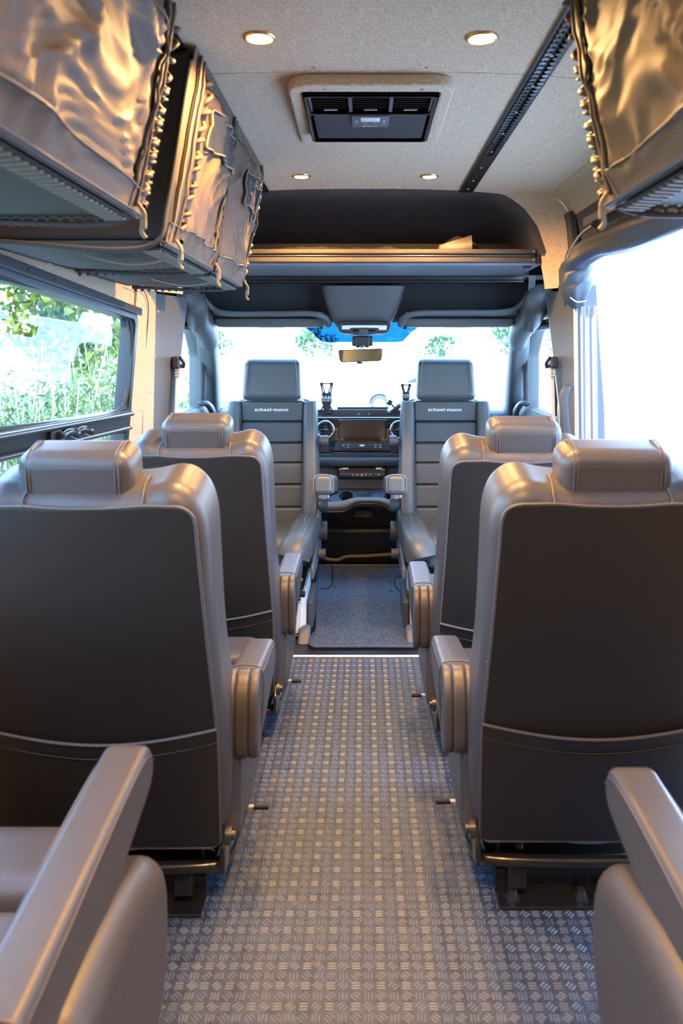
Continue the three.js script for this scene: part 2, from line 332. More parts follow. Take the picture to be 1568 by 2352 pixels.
for (const s of [-1, 1]) {
  const side = s < 0 ? 'left' : 'right', parts = [];
  const dz = s < 0 ? 3.06 : 2.95, dzr = s < 0 ? 2.86 : 2.95;
  // fabric cove from the window or door head up to the ceiling
  parts.push(sheet(1, 20, (u, v) => { const [x, y] = coveAt(s > 0 ? lerp(0.42, 1, v) : v), z = s > 0 ? lerp(1.2, -dzr, u) : lerp(-dzr, 1.2, u); return [s * x, s > 0 ? y : y + (1 - v) * (1 - v) * (1.39 - 0.051 * (-z - 1.8) - 1.40), z]; }, -0.03));
  // fabric between that edge and the arch over the cab
  const fabric = (t0, t1) => sheet(8, 24, (u, v) => {
    const t = lerp(t0, t1, v), a = poly(ARCH, t), e = poly(EDGE, t), k = s > 0 ? u : 1 - u;   // k = 0 at the rear edge, 1 at the arch
    const bow = Math.sin(k * PI) * 0.012;
    return [s * (lerp(e[0], a[0], k) + bow * 0.6), lerp(e[1], a[1], k), -lerp(dzr, 3.10, k) + bow];
  }, -0.02);
  parts.push(fabric(s > 0 ? SPLIT : SPLIT - 0.2, 8.98));
  // fabric wall behind and below
  if (s < 0) {
    parts.push(sheet(1, 6, (u, v) => { const y = lerp(0, 0.665, v); return [-xl(y), y, lerp(-2.86, 1.2, u)]; }, -0.03));
    parts.push(sheet(1, 6, (u, v) => { const y = lerp(0.66, 1.42, v); return [-xl(y), y, lerp(-0.36, 1.2, u)]; }, -0.03));
    // padded jamb in front of the window
    parts.push(sheet(6, 12, (u, v) => { const y = lerp(0, 1.47, v), k = 1 - u; return [-lerp(xl(y) - 0.012, 0.815 + (1.3 - y) * 0.02, k) + Math.sin(k * PI) * 0.008, y, -lerp(2.835, 3.06, k) + 0.0]; }, -0.03));
  } else {
    parts.push(sheet(1, 6, (u, v) => { const y = lerp(0, 0.665, v); return [xl(y), y, lerp(1.2, -1.55, u)]; }, -0.03));
    parts.push(sheet(1, 6, (u, v) => { const y = lerp(0.66, 1.42, v); return [xl(y), y, lerp(1.2, -1.55, u)]; }, -0.03));
  }
  const wall = struct('wall_' + side, parts, M.wallTweed);
  if (s < 0) {
    mk('seam', [tube([[-0.836, 0.85, -2.95], [-0.826, 1.15, -2.945], [-0.806, 1.38, -2.93], [-0.806, 1.425, -2.88], [-0.812, 1.44, -2.7]], 0.002, 30, 5)], M.piping, wall);
    for (const [px, py, d] of [[346, 716, 3.0], [349, 820, 3.0], [332, 900, 2.98], [94, 605, 2.0], [290, 677, 2.7]]) { const p = at(px, py, d); mk('wall_button', [new THREE.SphereGeometry(0.005, 10, 6).scale(0.6, 1, 1).translate(-xl(p.y) + 0.03 - (d > 2.9 ? -0.02 : 0), p.y, p.z)], M.silver, wall); }
  } else {
    const p = at(1188, 388, 2.3); mk('wall_button', [new THREE.SphereGeometry(0.005, 10, 6).translate(0.742, 1.767, -2.3)], M.silver, wall);
  }
}
struct('wall_rear', [box(1.9, 1.95, 0.04, 0, 0.93, 1.22)], M.wallTweed);
{ // dark carpeted bulkhead over the cab shelf: arched lining that leans forward
  const C = (v) => { const m = (v < 0.5 ? v : 1 - v) * 2, sg = v < 0.5 ? 1 : -1; if (m > 0.7) return [sg * lerp(0.46, 0, (m - 0.7) / 0.3), 1.843]; const p = poly(ARCH, lerp(4.9, 9, m / 0.7)); return [sg * p[0], p[1]]; };
  struct('wall_front', [
    sheet(14, 60, (u, v) => { const [x, y] = C(v); return [x * (1 - 0.07 * u), lerp(y, 1.60, 0.85 * u * u), -lerp(3.098, 3.56, Math.sqrt(u))]; }, -0.02, 1.2),
    box(1.5, 0.30, 0.02, 0, 1.70, -3.58),
    sheet(1, 60, (u, v) => { const [x, y] = C(v); return [x, y, -lerp(3.07, 3.10, u)]; }, -0.03),
  ], M.bulkhead);
}
// cab body behind the trims: roof, header and lower cowl
struct('wall_cab', [
  box(1.85, 0.03, 0.55, 0, 1.66, -3.66).translate(0, 0, 0),
  sheet(1, 4, (u, v) => [lerp(-0.92, 0.92, u), lerp(1.66, 1.40, v), lerp(-3.75, -3.93, v)], 0.03),
  box(0.04, 0.4, 0.7, -0.90, 1.56, -3.65), box(0.04, 0.4, 0.7, 0.90, 1.56, -3.65),
  box(1.84, 1.0, 0.05, 0, 0.30, -5.05),
], M.darkPlastic);
struct('roof', [box(1.96, 0.03, 5.0, 0, 1.92, 1.24 - 2.5), box(0.03, 0.5, 0.9, -0.95, 1.67, -3.5), box(0.03, 0.5, 0.55, 0.95, 1.67, -3.5), sheet(1, 1, (u, v) => [lerp(-0.96, 0.96, u), lerp(1.92, 1.42, v), lerp(-3.74, -4.0, v)], 0.03)], M.white);

// ================================================================ WINDOWS, PILLARS, CAB SHELL
const wallPlane = (g, off = 0) => { const p = g.attributes.position; for (let i = 0; i < p.count; i++) { const d = p.getX(i), y = p.getY(i), t = p.getZ(i); p.setXYZ(i, -xl(y) + t + off, y, -d); } g.deleteAttribute('normal'); return toCreasedNormals(g, 0.6); };
{ // window_1: the long side window on the left, black aluminium frame with a fixed upper pane and low vent panes
  const w1 = struct('window_1');
  const yt = (d) => 1.405 - 0.051 * (d - 1.8), yb = (d) => 1.018 - 0.022 * (d - 1.8);
  const outer = rpoly([[0.36, 0.66, 0.05], [2.85, 0.66, 0.05], [2.85, yt(2.85) - 0.004, 0.06], [0.36, yt(0.36) - 0.004, 0.06]]);
  outer.holes.push(rpoly([[0.42, yb(0.42), 0.02], [0.42, yt(0.42) - 0.034, 0.03], [2.815, yt(2.8) - 0.034, 0.035], [2.815, yb(2.8), 0.015]], THREE.Path));
  outer.holes.push(rpoly([[0.42, 0.71, 0.02], [0.42, yb(0.42) - 0.075, 0.01], [2.80, yb(2.8) - 0.075, 0.01], [2.80, 0.71, 0.02]], THREE.Path));
  mk('window_frame', [wallPlane(extr(outer, 0.055, 0.004, 2), -0.005)], M.rail, w1);
  const glassShape = rpoly([[0.4, 0.69], [2.82, 0.69], [2.82, yt(2.82) - 0.03], [0.4, yt(0.4) - 0.03]]);
  mk('glass', [wallPlane(new THREE.ShapeGeometry(glassShape), -0.018)], M.glass, w1);
  const railY = (o) => [0.4, 2.82].map((d) => V(-xl(yb(d) - o) + 0.034, yb(d) - o, -d));
  mk('window_rail', [bar(...railY(0.012), 0.009), bar(...railY(0.062), 0.007)], M.satin, w1);
  const gask = (pts) => tube(pts.map(([d, y]) => [-xl(y) + 0.012, y, -d]), 0.008, 60, 6, true);
  mk('rubber_seal', [gask([[0.44, yb(0.44) + 0.02], [0.42, yt(0.42) - 0.06], [1.6, yt(1.6) - 0.038], [2.77, yt(2.77) - 0.038], [2.81, yt(2.8) - 0.08], [2.81, yb(2.8) + 0.03], [2.77, yb(2.8) + 0.008], [1.6, yb(1.6) + 0.006]])], M.black, w1);
  // curtain track over the window, with screws
  const tr = (d) => V(-xl(yt(d) + 0.004) + 0.03, yt(d) + 0.004, -d);
  mk('window_track', [rbox(0.012, 0.026, 2.42, 0.003).applyMatrix4(new THREE.Matrix4().makeRotationX(-0.051)).translate(0, 0, 0)].map((g) => g.translate(-xl(yt(1.6)) + 0.028, yt(1.6) - 0.004, -1.62)), M.darkSatin, w1);
  for (const d of [1.87, 2.03, 2.19, 2.36, 2.53, 2.68, 2.82]) { const p = tr(d); mk('track_screw', [new THREE.SphereGeometry(0.0055, 10, 8).scale(0.5, 1, 1).translate(p.x + 0.005, p.y - 0.008, p.z)], M.black, w1); }
  for (const d of [2.13, 2.235]) {
    const y = yb(d) - 0.035, x = -xl(y) + 0.03;
    const latch = mk('latch', [rbox(0.012, 0.03, 0.07, 0.004, x, y, -d), cyl(0.011, 0.011, 0.03, 12, 'x', x + 0.015, y, -d)], M.darkPlastic, w1);
    mk('latch_lever', [sweep([V(x + 0.02, y - 0.004, -d + 0.01), V(x + 0.035, y + 0.006, -d - 0.02), V(x + 0.05, y - 0.008, -d - 0.05)], () => [0.008, 0.011, 3], V(0, 1, 0), 10, 12)], M.blackMetal, latch);
  }
}
// pillar covers between the living area and the cab
for (const s of [-1, 1]) {
  const dzr = s < 0 ? 3.06 : 2.95;
  const t0 = s < 0 ? SPLIT - 0.2 : SPLIT;
  const E2 = s < 0 ? [[0.845, 0], [0.838, 0.95], [0.825, 1.2], [0.816, 1.40], [0.81, 1.5]] : EDGE;
  const pillar = struct('trim_' + (s < 0 ? 1 : 2), [sheet(10, 16, (u, v) => {
    const t = lerp(0, t0, v), a = poly(ARCH, t), e = poly(E2, t), k = s > 0 ? u : 1 - u;
    const kk = k, bow = Math.sin(kk * PI) * 0.03, fx = a[0] + (s < 0 ? 0.025 : 0.05);
    return [s * (lerp(e[0], fx, Math.pow(kk, 1.3)) + bow * 0.3), lerp(e[1], a[1], kk), -lerp(dzr, 3.30, kk) + bow];
  }, -0.05)], M.greyPlastic);
  // pale inner return that faces the cab window
  mk('pillar_return', [sheet(4, 12, (u, v) => { const [x, y] = poly(ARCH, lerp(0.2, t0, v)), k = s > 0 ? u : 1 - u; return [s * lerp(x + (s < 0 ? 0.025 : 0.05), 0.86, k * k), y, -lerp(3.30, 3.42, k)]; }, -0.01)], M.paleTrim, pillar);
  // seat belt hanging from its guide on the pillar
  const bx = s < 0 ? 410 : 1266, d = 3.28, g = at(bx, 838, d), low = at(bx + s * 2, 960, d);
  const belt = thing('seat_belt', s < 0 ? 'beige seat belt webbing hanging on the left door pillar' : 'beige seat belt webbing hanging on the right door pillar', 'seat belt');
  mk('webbing', [sheet(2, 14, (u, v) => { const p = g.clone().lerp(low.clone().setY(0.45), v); return [p.x - s * 0.004 + s * 0.006 * Math.sin(v * 4), p.y, p.z + 0.03 + (u - 0.5) * 0.045]; }, 0.002)], M.belt, belt);
  mk('belt_guide', [rbox(0.03, 0.05, 0.07, 0.008, g.x - s * 0.002, g.y + 0.01, g.z + 0.03), tube([[g.x - s * 0.02, g.y + 0.03, g.z + 0.06], [g.x - s * 0.03, g.y + 0.01, g.z + 0.04], [g.x - s * 0.02, g.y - 0.01, g.z + 0.0]], 0.007, 12)], M.darkPlastic, belt);
  mk('belt_loop', [0, 0.012, 0.024].map((o) => rbox(0.02, 0.008, 0.052, 0.003, g.x - s * 0.006, g.y - 0.02 - o, g.z + 0.03)), M.belt, belt);
}
{ // vertical grab handle on the right pillar
  const h = thing('grab_handle', 'dark vertical grab handle on the right door pillar', 'handle');
  const a = at(1299, 888, 2.98), b = at(1303, 1004, 2.98);
  mk('grip', [sweep([a.clone().add(V(0.03, 0.005, -0.02)), a.clone().add(V(0, -0.006, 0.02)), a.clone().add(V(-0.014, -0.03, 0.03)), b.clone().add(V(-0.014, 0.03, 0.03)), b.clone().add(V(0, -0.03, 0.02)), b.clone().add(V(0.03, -0.05, -0.02))], () => [0.012, 0.016, 3], V(1, 0, 0), 26, 14)], M.plastic, h);
  mk('handle_base', [rbox(0.03, 0.03, 0.05, 0.008, a.x + 0.02, a.y, a.z), rbox(0.03, 0.03, 0.05, 0.008, b.x + 0.03, b.y - 0.04, b.z)], M.plastic, h);
}
// front door windows
for (const s of [-1, 1]) {
  const door = struct('door_' + (s < 0 ? 2 : 3)), X = s * 0.865;
  const outer = rpoly([[3.30, 0.86, 0.02], [4.62, 0.86, 0.02], [4.02, 1.36, 0.10], [3.30, 1.36, 0.05]]);
  outer.holes.push(rpoly([[3.37, 0.93, 0.02], [3.37, 1.315, 0.05], [3.90, 1.315, 0.07], [4.015, 1.20, 0.02], [4.02, 0.93, 0.01]], THREE.Path));
  outer.holes.push(rpoly([[4.07, 0.93, 0.01], [4.07, 1.16, 0.01], [4.32, 0.93, 0.02]], THREE.Path));
  const put = (g, o = 0) => { g = fwd(g); return g.translate(X + o, 0, 0); };
  mk('window_frame', [put(extr(outer, 0.07, 0.012, 3))], M.greyPlastic, door);
  mk('glass', [put(new THREE.ShapeGeometry(rpoly([[3.34, 0.9], [4.5, 0.9], [3.98, 1.33], [3.34, 1.33]])))], M.glass, door);
  mk('rubber_seal', [tube([[X - s * 0.037, 0.93, -3.40], [X - s * 0.037, 1.30, -3.38], [X - s * 0.037, 1.322, -3.45], [X - s * 0.037, 1.322, -3.85], [X - s * 0.037, 1.29, -3.94], [X - s * 0.037, 1.17, -4.03], [X - s * 0.037, 0.94, -4.035]], 0.010, 50, 8)], M.black, door);
  mk('pale_trim', [tube([[X - s * 0.03, 1.30, -3.97], [X - s * 0.035, 1.14, -4.13], [X - s * 0.035, 0.95, -4.36]], 0.010, 20, 8)], M.paleTrim, door);
  mk('door_panel', [put(extr(rpoly([[3.30, 0.02, 0.02], [4.75, 0.02, 0.02], [4.75, 0.9, 0.02], [3.30, 0.9, 0.02]]), 0.08, 0.02, 3), s * 0.01)], M.plastic, door);
  mk('door_pull', [sweep([V(X - s * 0.05, 0.86, -4.2), V(X - s * 0.07, 0.90, -4.1), V(X - s * 0.06, 0.945, -4.0), V(X - s * 0.03, 0.95, -3.95)], () => [0.014, 0.02, 3], V(0, 0, 1), 16, 12)], M.plastic, door);
}
{ // the windshield with its dark band behind the mirror
  const w2 = struct('window_2');
  const P = (x, v) => { const hw = lerp(0.92, 0.80, v), cur = 0.10 * (x * x); return [x * hw, lerp(0.78, 1.37, v), -lerp(4.95, 3.93, v) + cur]; };
  const g = sheet(20, 8, (u, v) => P(u * 2 - 1, v), 0.0001);
  const plane = new THREE.PlaneGeometry(1, 1, 20, 8), pp = plane.attributes.position;
  for (let i = 0; i < pp.count; i++) pp.setXYZ(i, ...P(pp.getX(i) * 2, pp.getY(i) + 0.5));
  plane.computeVertexNormals();
  mk('glass', [plane], M.glass, w2);
  // printed shade around the mirror mount: a thin tinted film on the glass
  const fr = [at(700, 748, 3.9), at(965, 748, 3.9)];
  mk('tint_film', [sheet(16, 3, (u, v) => { const x = lerp(-0.30, 0.275, u), t = Math.min(u, 1 - u) * 2, low = lerp(1.337, 1.262, ss(0, 0.30, t)); const y = lerp(1.37, low, v), k = (y - 0.78) / 0.59; return [x, y, -lerp(4.95, 3.93, k) + 0.02]; }, 0.002)], M.tint, w2);
}
// A pillars: lower cover and wide upper corner cover
for (const s of [-1, 1]) {
  const n = s < 0 ? 3 : 4;
  const up = s < 0 ? [[478, 752, 3.86], [481, 800, 4.0], [486, 870, 4.2], [490, 950, 4.5], [493, 1010, 4.7]] : [[1190, 752, 3.86], [1187, 800, 4.0], [1181, 870, 4.2], [1174, 950, 4.5], [1168, 1010, 4.7]];
  const pts = up.map(([x, y, d]) => at(x + (s < 0 ? -4 : 4), y, d));
  const st = struct('trim_' + n, [sweep(pts, () => [0.048, 0.05, 3.2], V(0, 0, 1), 20, 18, false)], M.greyPlastic);
  const cor = (s < 0 ? [[432, 676, 3.45], [448, 712, 3.55], [466, 742, 3.7], [479, 768, 3.85], [480, 785, 3.95]] : [[1246, 672, 3.45], [1228, 706, 3.55], [1206, 738, 3.7], [1191, 768, 3.85], [1190, 785, 3.95]]).map(([x, y, d]) => at(x, y, d));
  mk('corner_cover', [sweep(cor, (t) => [lerp(0.085, 0.06, t), lerp(0.06, 0.045, t), 2.6], V(s * 0.5, 0.3, 1).normalize(), 20, 20)], M.greyPlastic, st);
}
{ // cab headliner with the open trays over the windshield
  const hl = struct('ceiling_001');
  mk('headliner', [
    sheet(20, 6, (u, v) => [lerp(0.83, -0.83, u), lerp(1.545, 1.355, ss(0, 1, v)), -lerp(3.68, 3.86, v)], 0.02),
    sheet(1, 1, (u, v) => [lerp(0.85, -0.85, u), 1.535, -lerp(3.545, 3.70, v)], 0.02),
  ], M.plastic, hl);
  const lip = (pts, nm, a = 0.014, b = 0.016) => mk(nm, [sweep(pts.map((p) => at(...p)), () => [b, a, 3], V(0, 1, 0), 40, 14)], M.greyPlastic, hl);
  lip([[462, 672, 3.58], [470, 690, 3.58], [492, 712, 3.6], [520, 720, 3.6], [620, 721, 3.6], [725, 722, 3.6], [748, 732, 3.62], [756, 752, 3.65]], 'tray_lip');
  lip([[1214, 668, 3.58], [1208, 686, 3.58], [1186, 708, 3.6], [1160, 716, 3.6], [1050, 718, 3.6], [945, 722, 3.6], [926, 732, 3.62], [918, 752, 3.65]], 'tray_lip');
  for (const [x0, x1] of [[490, 742], [932, 1186]]) mk('tray_floor', [sheet(1, 1, (u, v) => { const a = at(lerp(x1, x0, u), 722, 3.6); return [a.x, lerp(a.y, a.y - 0.02, v), -lerp(3.59, 3.85, v)]; }, 0.01)], M.plastic, hl);
  for (const s of [-1, 1]) mk('side_cover', [sheet(6, 6, (u, v) => { const k = s > 0 ? 1 - u : u; return [s * lerp(0.735, 0.80, k), lerp(1.55, 1.30, v), -lerp(3.50, 3.78, k) - 0.05 * v]; }, -0.03)], M.greyPlastic, hl);
}
for (const [nm, x0, x1, label] of [[0, 494, 752, 'padded grey sun visor folded up over the left half of the windshield'], [1, 920, 1178, 'padded grey sun visor folded up over the right half of the windshield']]) {
  const a = at(x0, 742, 3.74), b = at(x1, 742, 3.74), v = thing('sun_visor', label, 'sun visor', [(a.x + b.x) / 2, a.y, a.z]), w = b.x - a.x;
  mk('visor_panel', [extr(rpoly([[-w / 2, 0.0, 0.01], [-w / 2 + 0.02, -0.02, 0.012], [w / 2 - 0.02, -0.02, 0.012], [w / 2, 0.0, 0.01], [w / 2 - 0.01, 0.022, 0.01], [-w / 2 + 0.01, 0.022, 0.01]]), 0.10, 0.008)], M.greyPlastic, v);
  mk('visor_label', [box(0.12, 0.004, 0.05, nm ? -0.0 : 0.0, -0.0225, 0.02)], M.print, v);
  mk('visor_clip', [rbox(0.018, 0.012, 0.03, 0.004, nm ? -w / 2 + 0.02 : w / 2 - 0.03, -0.024, 0.0)], M.darkPlastic, v);
}
{ // overhead console with the reading lamp, and the rear-view mirror under it
  const c = thing('overhead_console', 'grey tapered overhead console with reading lamp above the mirror', 'console');
  const rings = [[656, 735, 931, 3.54], [690, 744, 922, 3.56], [720, 754, 911, 3.6], [745, 768, 897, 3.62], [762, 780, 888, 3.70], [768, 790, 880, 3.78]].map(([y, xa, xb, d]) => { const a = at(xa, y, d), b = at(xb, y, d); return ring(V((a.x + b.x) / 2, a.y, a.z - 0.10), V(1, 0, 0), V(0, 0, 1), (b.x - a.x) / 2, 0.10, 5, 36); });
  mk('console_body', [loft(rings, 1.0)], M.greyPlastic, c);
  const l = at(836, 753, 3.60);
  mk('lamp_bezel', [extr((() => { const s = rpoly([[-0.125, 0.03, 0.03], [0.125, 0.03, 0.03], [0.115, -0.025, 0.03], [-0.115, -0.025, 0.03]]); s.holes.push(rpoly([[-0.11, 0.02, 0.025], [-0.10, -0.018, 0.02], [0.10, -0.018, 0.02], [0.11, 0.02, 0.025]], THREE.Path)); return s; })(), 0.03, 0.006).translate(l.x, l.y, l.z)], M.darkPlastic, c);
  mk('lamp_lens', [rbox(0.21, 0.014, 0.02, 0.006, l.x, l.y + 0.006, l.z)], M.clear, c);
  mk('lamp_lens', [rbox(0.04, 0.03, 0.02, 0.006, l.x - 0.085, l.y - 0.006, l.z + 0.002), rbox(0.04, 0.03, 0.02, 0.006, l.x + 0.085, l.y - 0.006, l.z + 0.002)], M.clear, c);
  mk('lamp_switch', [rbox(0.12, 0.022, 0.03, 0.008, l.x, l.y - 0.012, l.z), rbox(0.045, 0.03, 0.03, 0.006, l.x - 0.003, l.y - 0.016, l.z + 0.004)], M.plastic, c);
  const m = thing('rear_view_mirror', 'rear-view mirror on a stem in front of the windshield', 'mirror');
  const p = at(826, 817, 3.82), q = at(832, 780, 3.88);
  mk('stem', [rbox(0.105, 0.05, 0.03, 0.01, q.x, q.y - 0.008, q.z), rbox(0.07, 0.06, 0.035, 0.01, q.x, q.y - 0.01, q.z + 0.01)], M.darkPlastic, m);
  mk('ball_joint', [new THREE.SphereGeometry(0.016, 16, 12).scale(1, 1.4, 1).translate(q.x, p.y + 0.035, p.z - 0.02)], M.silver, m);
  const sh = rpoly([[-0.107, 0.028, 0.012], [0.112, 0.036, 0.012], [0.108, -0.026, 0.02], [-0.098, -0.034, 0.02]]);
  mk('mirror_housing', [extr(sh, 0.03, 0.008).rotateX(0.0).rotateY(-0.09).translate(p.x, p.y, p.z - 0.018)], M.darkPlastic, m);
  const sh2 = rpoly([[-0.102, 0.024, 0.012], [0.107, 0.032, 0.012], [0.103, -0.022, 0.02], [-0.094, -0.03, 0.02]]);
  mk('mirror_glass', [extr(sh2, 0.003).rotateX(0.0).rotateY(-0.09).translate(p.x, p.y, p.z)], mat(0.5, 0.6, 0.48, 0.03, { metal: 1 }), m);
  mk('mirror_toggle', [rbox(0.03, 0.01, 0.012, 0.003, p.x, p.y - 0.035, p.z)], M.darkPlastic, m);
}
{ // shelf over the cab
  const s = thing('overhead_shelf', 'wide overhead shelf with dark metal front rail above the cab', 'shelf'), xr = 0.682;
  mk('shelf_panel', [rbox(2 * 0.70, 0.014, 0.44, 0.003, 0, 1.558, -3.33)], M.shelf, s);
  mk('front_rail', [rbox(2 * xr, 0.020, 0.03, 0.005, 0, 1.603, -3.105), rbox(2 * xr, 0.022, 0.03, 0.005, 0, 1.570, -3.105), rbox(2 * xr, 0.03, 0.018, 0.003, 0, 1.586, -3.112)], M.bronze, s);
  mk('rail_groove', [rbox(2 * xr - 0.02, 0.006, 0.02, 0.002, 0, 1.586, -3.102)], M.satin, s);
  mk('rear_rail', [rbox(1.44, 0.022, 0.04, 0.005, 0, 1.541, -3.545), rbox(1.44, 0.012, 0.04, 0.004, 0, 1.525, -3.54)], M.rail, s);
  for (const k of [-1, 1]) {
    mk('rail_bracket', [rbox(0.014, 0.06, 0.05, 0.004, k * (xr + 0.008), 1.585, -3.115)], M.rail, s);
    for (const y of [1.603, 1.570]) mk('bracket_screw', [cyl(0.0045, 0.0045, 0.004, 12, 'z', k * (xr - 0.014), y, -3.089)], M.silver, s);
    mk('shelf_clip', [rbox(0.03, 0.008, 0.03, 0.003, k * 0.655, 1.548, -3.15)], M.rail, s);
  }
  const f = tag(mk('folded_cloth', [sheet(40, 14, (u, v) => { const x = lerp(0.28, -0.48, u), e = Math.min(1, Math.min(u, 1 - u) * 8, Math.min(v, 1 - v) * 4); return [x, 1.573 + e * (0.058 + 0.018 * N(x * 9, v * 3, 1) + 0.008 * N(x * 26, v * 8, 2)), -lerp(3.14, 3.40, v)]; }, 0.004)], M.canvasDark), 'low dark cloth bundle lying flat along the overhead shelf', 'cloth');
  f.material = mat(0.05, 0.042, 0.034, 0.7);
  const b = thing('storage_pouch', 'dark brown fabric pouch standing at the right end of the overhead shelf', 'pouch', [0.40, 1.566, -3.2]);
  mk('pouch_body', [sheet(24, 18, (u, v) => {
    const x = lerp(0.11, -0.10, u), hump = Math.pow(Math.sin(clamp(v, 0, 1) * PI), 0.6), h = u < 0.6 ? lerp(0.06, 0.11, ss(0, 0.6, u)) : lerp(0.115, 0.07, ss(0.6, 1, u));
    const fold = 0.012 * Math.sin(u * 22 + v * 3) * hump + 0.012 * N(u * 6, v * 5, 3);
    return [x + fold * 0.5, hump * h + fold * 0.4, lerp(0.06, -0.16, v)];
  }, 0.005)], mat(0.055, 0.046, 0.038, 0.55), b);
  mk('pouch_flap', [sheet(10, 8, (u, v) => [lerp(0.03, -0.1, u), lerp(0.108, 0.01, v) - 0.04 * u * (1 - v), 0.062 + 0.02 * (1 - u) * Math.sin(v * PI)], 0.004)], mat(0.06, 0.05, 0.042, 0.5), b);
}

// ================================================================ THINGS ON THE CEILING
const font = await new FontLoader().loadAsync('fonts/droid/droid_sans_bold.typeface.json');
function text(str, size, wide = 1, depth = 0.0008) {
  const g = new TextGeometry(str, { font, size, depth, curveSegments: 3, bevelEnabled: false });
  g.computeBoundingBox(); const b = g.boundingBox;
  return g.translate(-(b.min.x + b.max.x) / 2, -(b.min.y + b.max.y) / 2, 0).scale(wide, 1, 1);
}
function downlight(x, z, label) {
  const y = ceilY(x), t = thing('downlight', label, 'ceiling light', [x, y, z], 'recessed downlights in the fabric ceiling');
  mk('trim_ring', [new THREE.LatheGeometry([[0.025, 0.002], [0.026, -0.005], [0.029, -0.006], [0.0335, -0.003], [0.034, 0.002]].map(([a, b]) => new THREE.Vector2(a, b)), 40)], M.brass, t);
  mk('lens', [new THREE.LatheGeometry([[0, -0.0075], [0.012, -0.007], [0.021, -0.0055], [0.0262, -0.002]].map(([a, b]) => new THREE.Vector2(a, b)), 32)], M.lens, t);
  const l = new THREE.SpotLight(LAMP.color, LAMP.intensity, 0, 1.42, 0.5); l.position.set(x, y - 0.014, z); l.target.position.set(x, y - 1, z);
  l.castShadow = true; l.shadow.radius = 1.2; l.name = 'downlight_glow'; scene.add(l, l.target);
}
downlight(-0.213, -1.60, 'lit round downlight above the left seats, beside the hanging fabric bags');
downlight(0.240, -1.60, 'lit round downlight above the right seats, near the slotted ceiling track');
downlight(-0.2275, -2.84, 'lit round downlight at the front of the ceiling, left of the air conditioner');
downlight(0.237, -2.84, 'lit round downlight at the front of the ceiling, right of the air conditioner');
downlight(-0.22, -0.36, 'lit round downlight over the rearmost left seat');
downlight(0.24, -0.36, 'lit round downlight over the rearmost right seat');
for (const s of [-1, 1]) {
  const t = thing('ceiling_track', s < 0 ? 'black slotted metal track on the ceiling, mostly behind the left hanging bags' : 'black slotted metal track along the right side of the ceiling', 'track', [s * 0.398, ceilY(0.4) - 0.001, 0]);
  const L = END - 0.25, zc = -(END + 0.25) / 2;
  mk('flange', [rbox(0.013, 0.005, L, 0.001, -0.0205, -0.0025, zc), rbox(0.013, 0.005, L, 0.001, 0.0205, -0.0025, zc), box(0.03, 0.002, L, 0, -0.001, zc)], M.rail, t);
  const end = 2.5, g = [];
  for (let z = 0.3; z < end; z += 0.0254) for (const k of [-1, 1]) g.push(cyl(0.0068, 0.0075, 0.008, 12, 'y', k * 0.0115, -0.006, -z));
  mk('slot_teeth', g, M.blackMetal, t);
  mk('solid_cover', [rbox(0.03, 0.005, END - end, 0.001, 0, -0.0035, -(END + end) / 2)], M.rail, t);
  mk('slot_lip', [rbox(0.006, 0.008, end - 0.25, 0.001, -0.0145, -0.005, -(end + 0.25) / 2), rbox(0.006, 0.008, end - 0.25, 0.001, 0.0145, -0.005, -(end + 0.25) / 2)], M.satin, t);
  for (const z of [0.9, 1.28, 1.66, 1.85, 2.05, 2.25, 2.45, 2.66, 2.86, 3.0]) mk('track_screw', [cyl(0.005, 0.004, 0.003, 12, 'y', 0, -0.0065, -z)], M.silver, t);
}
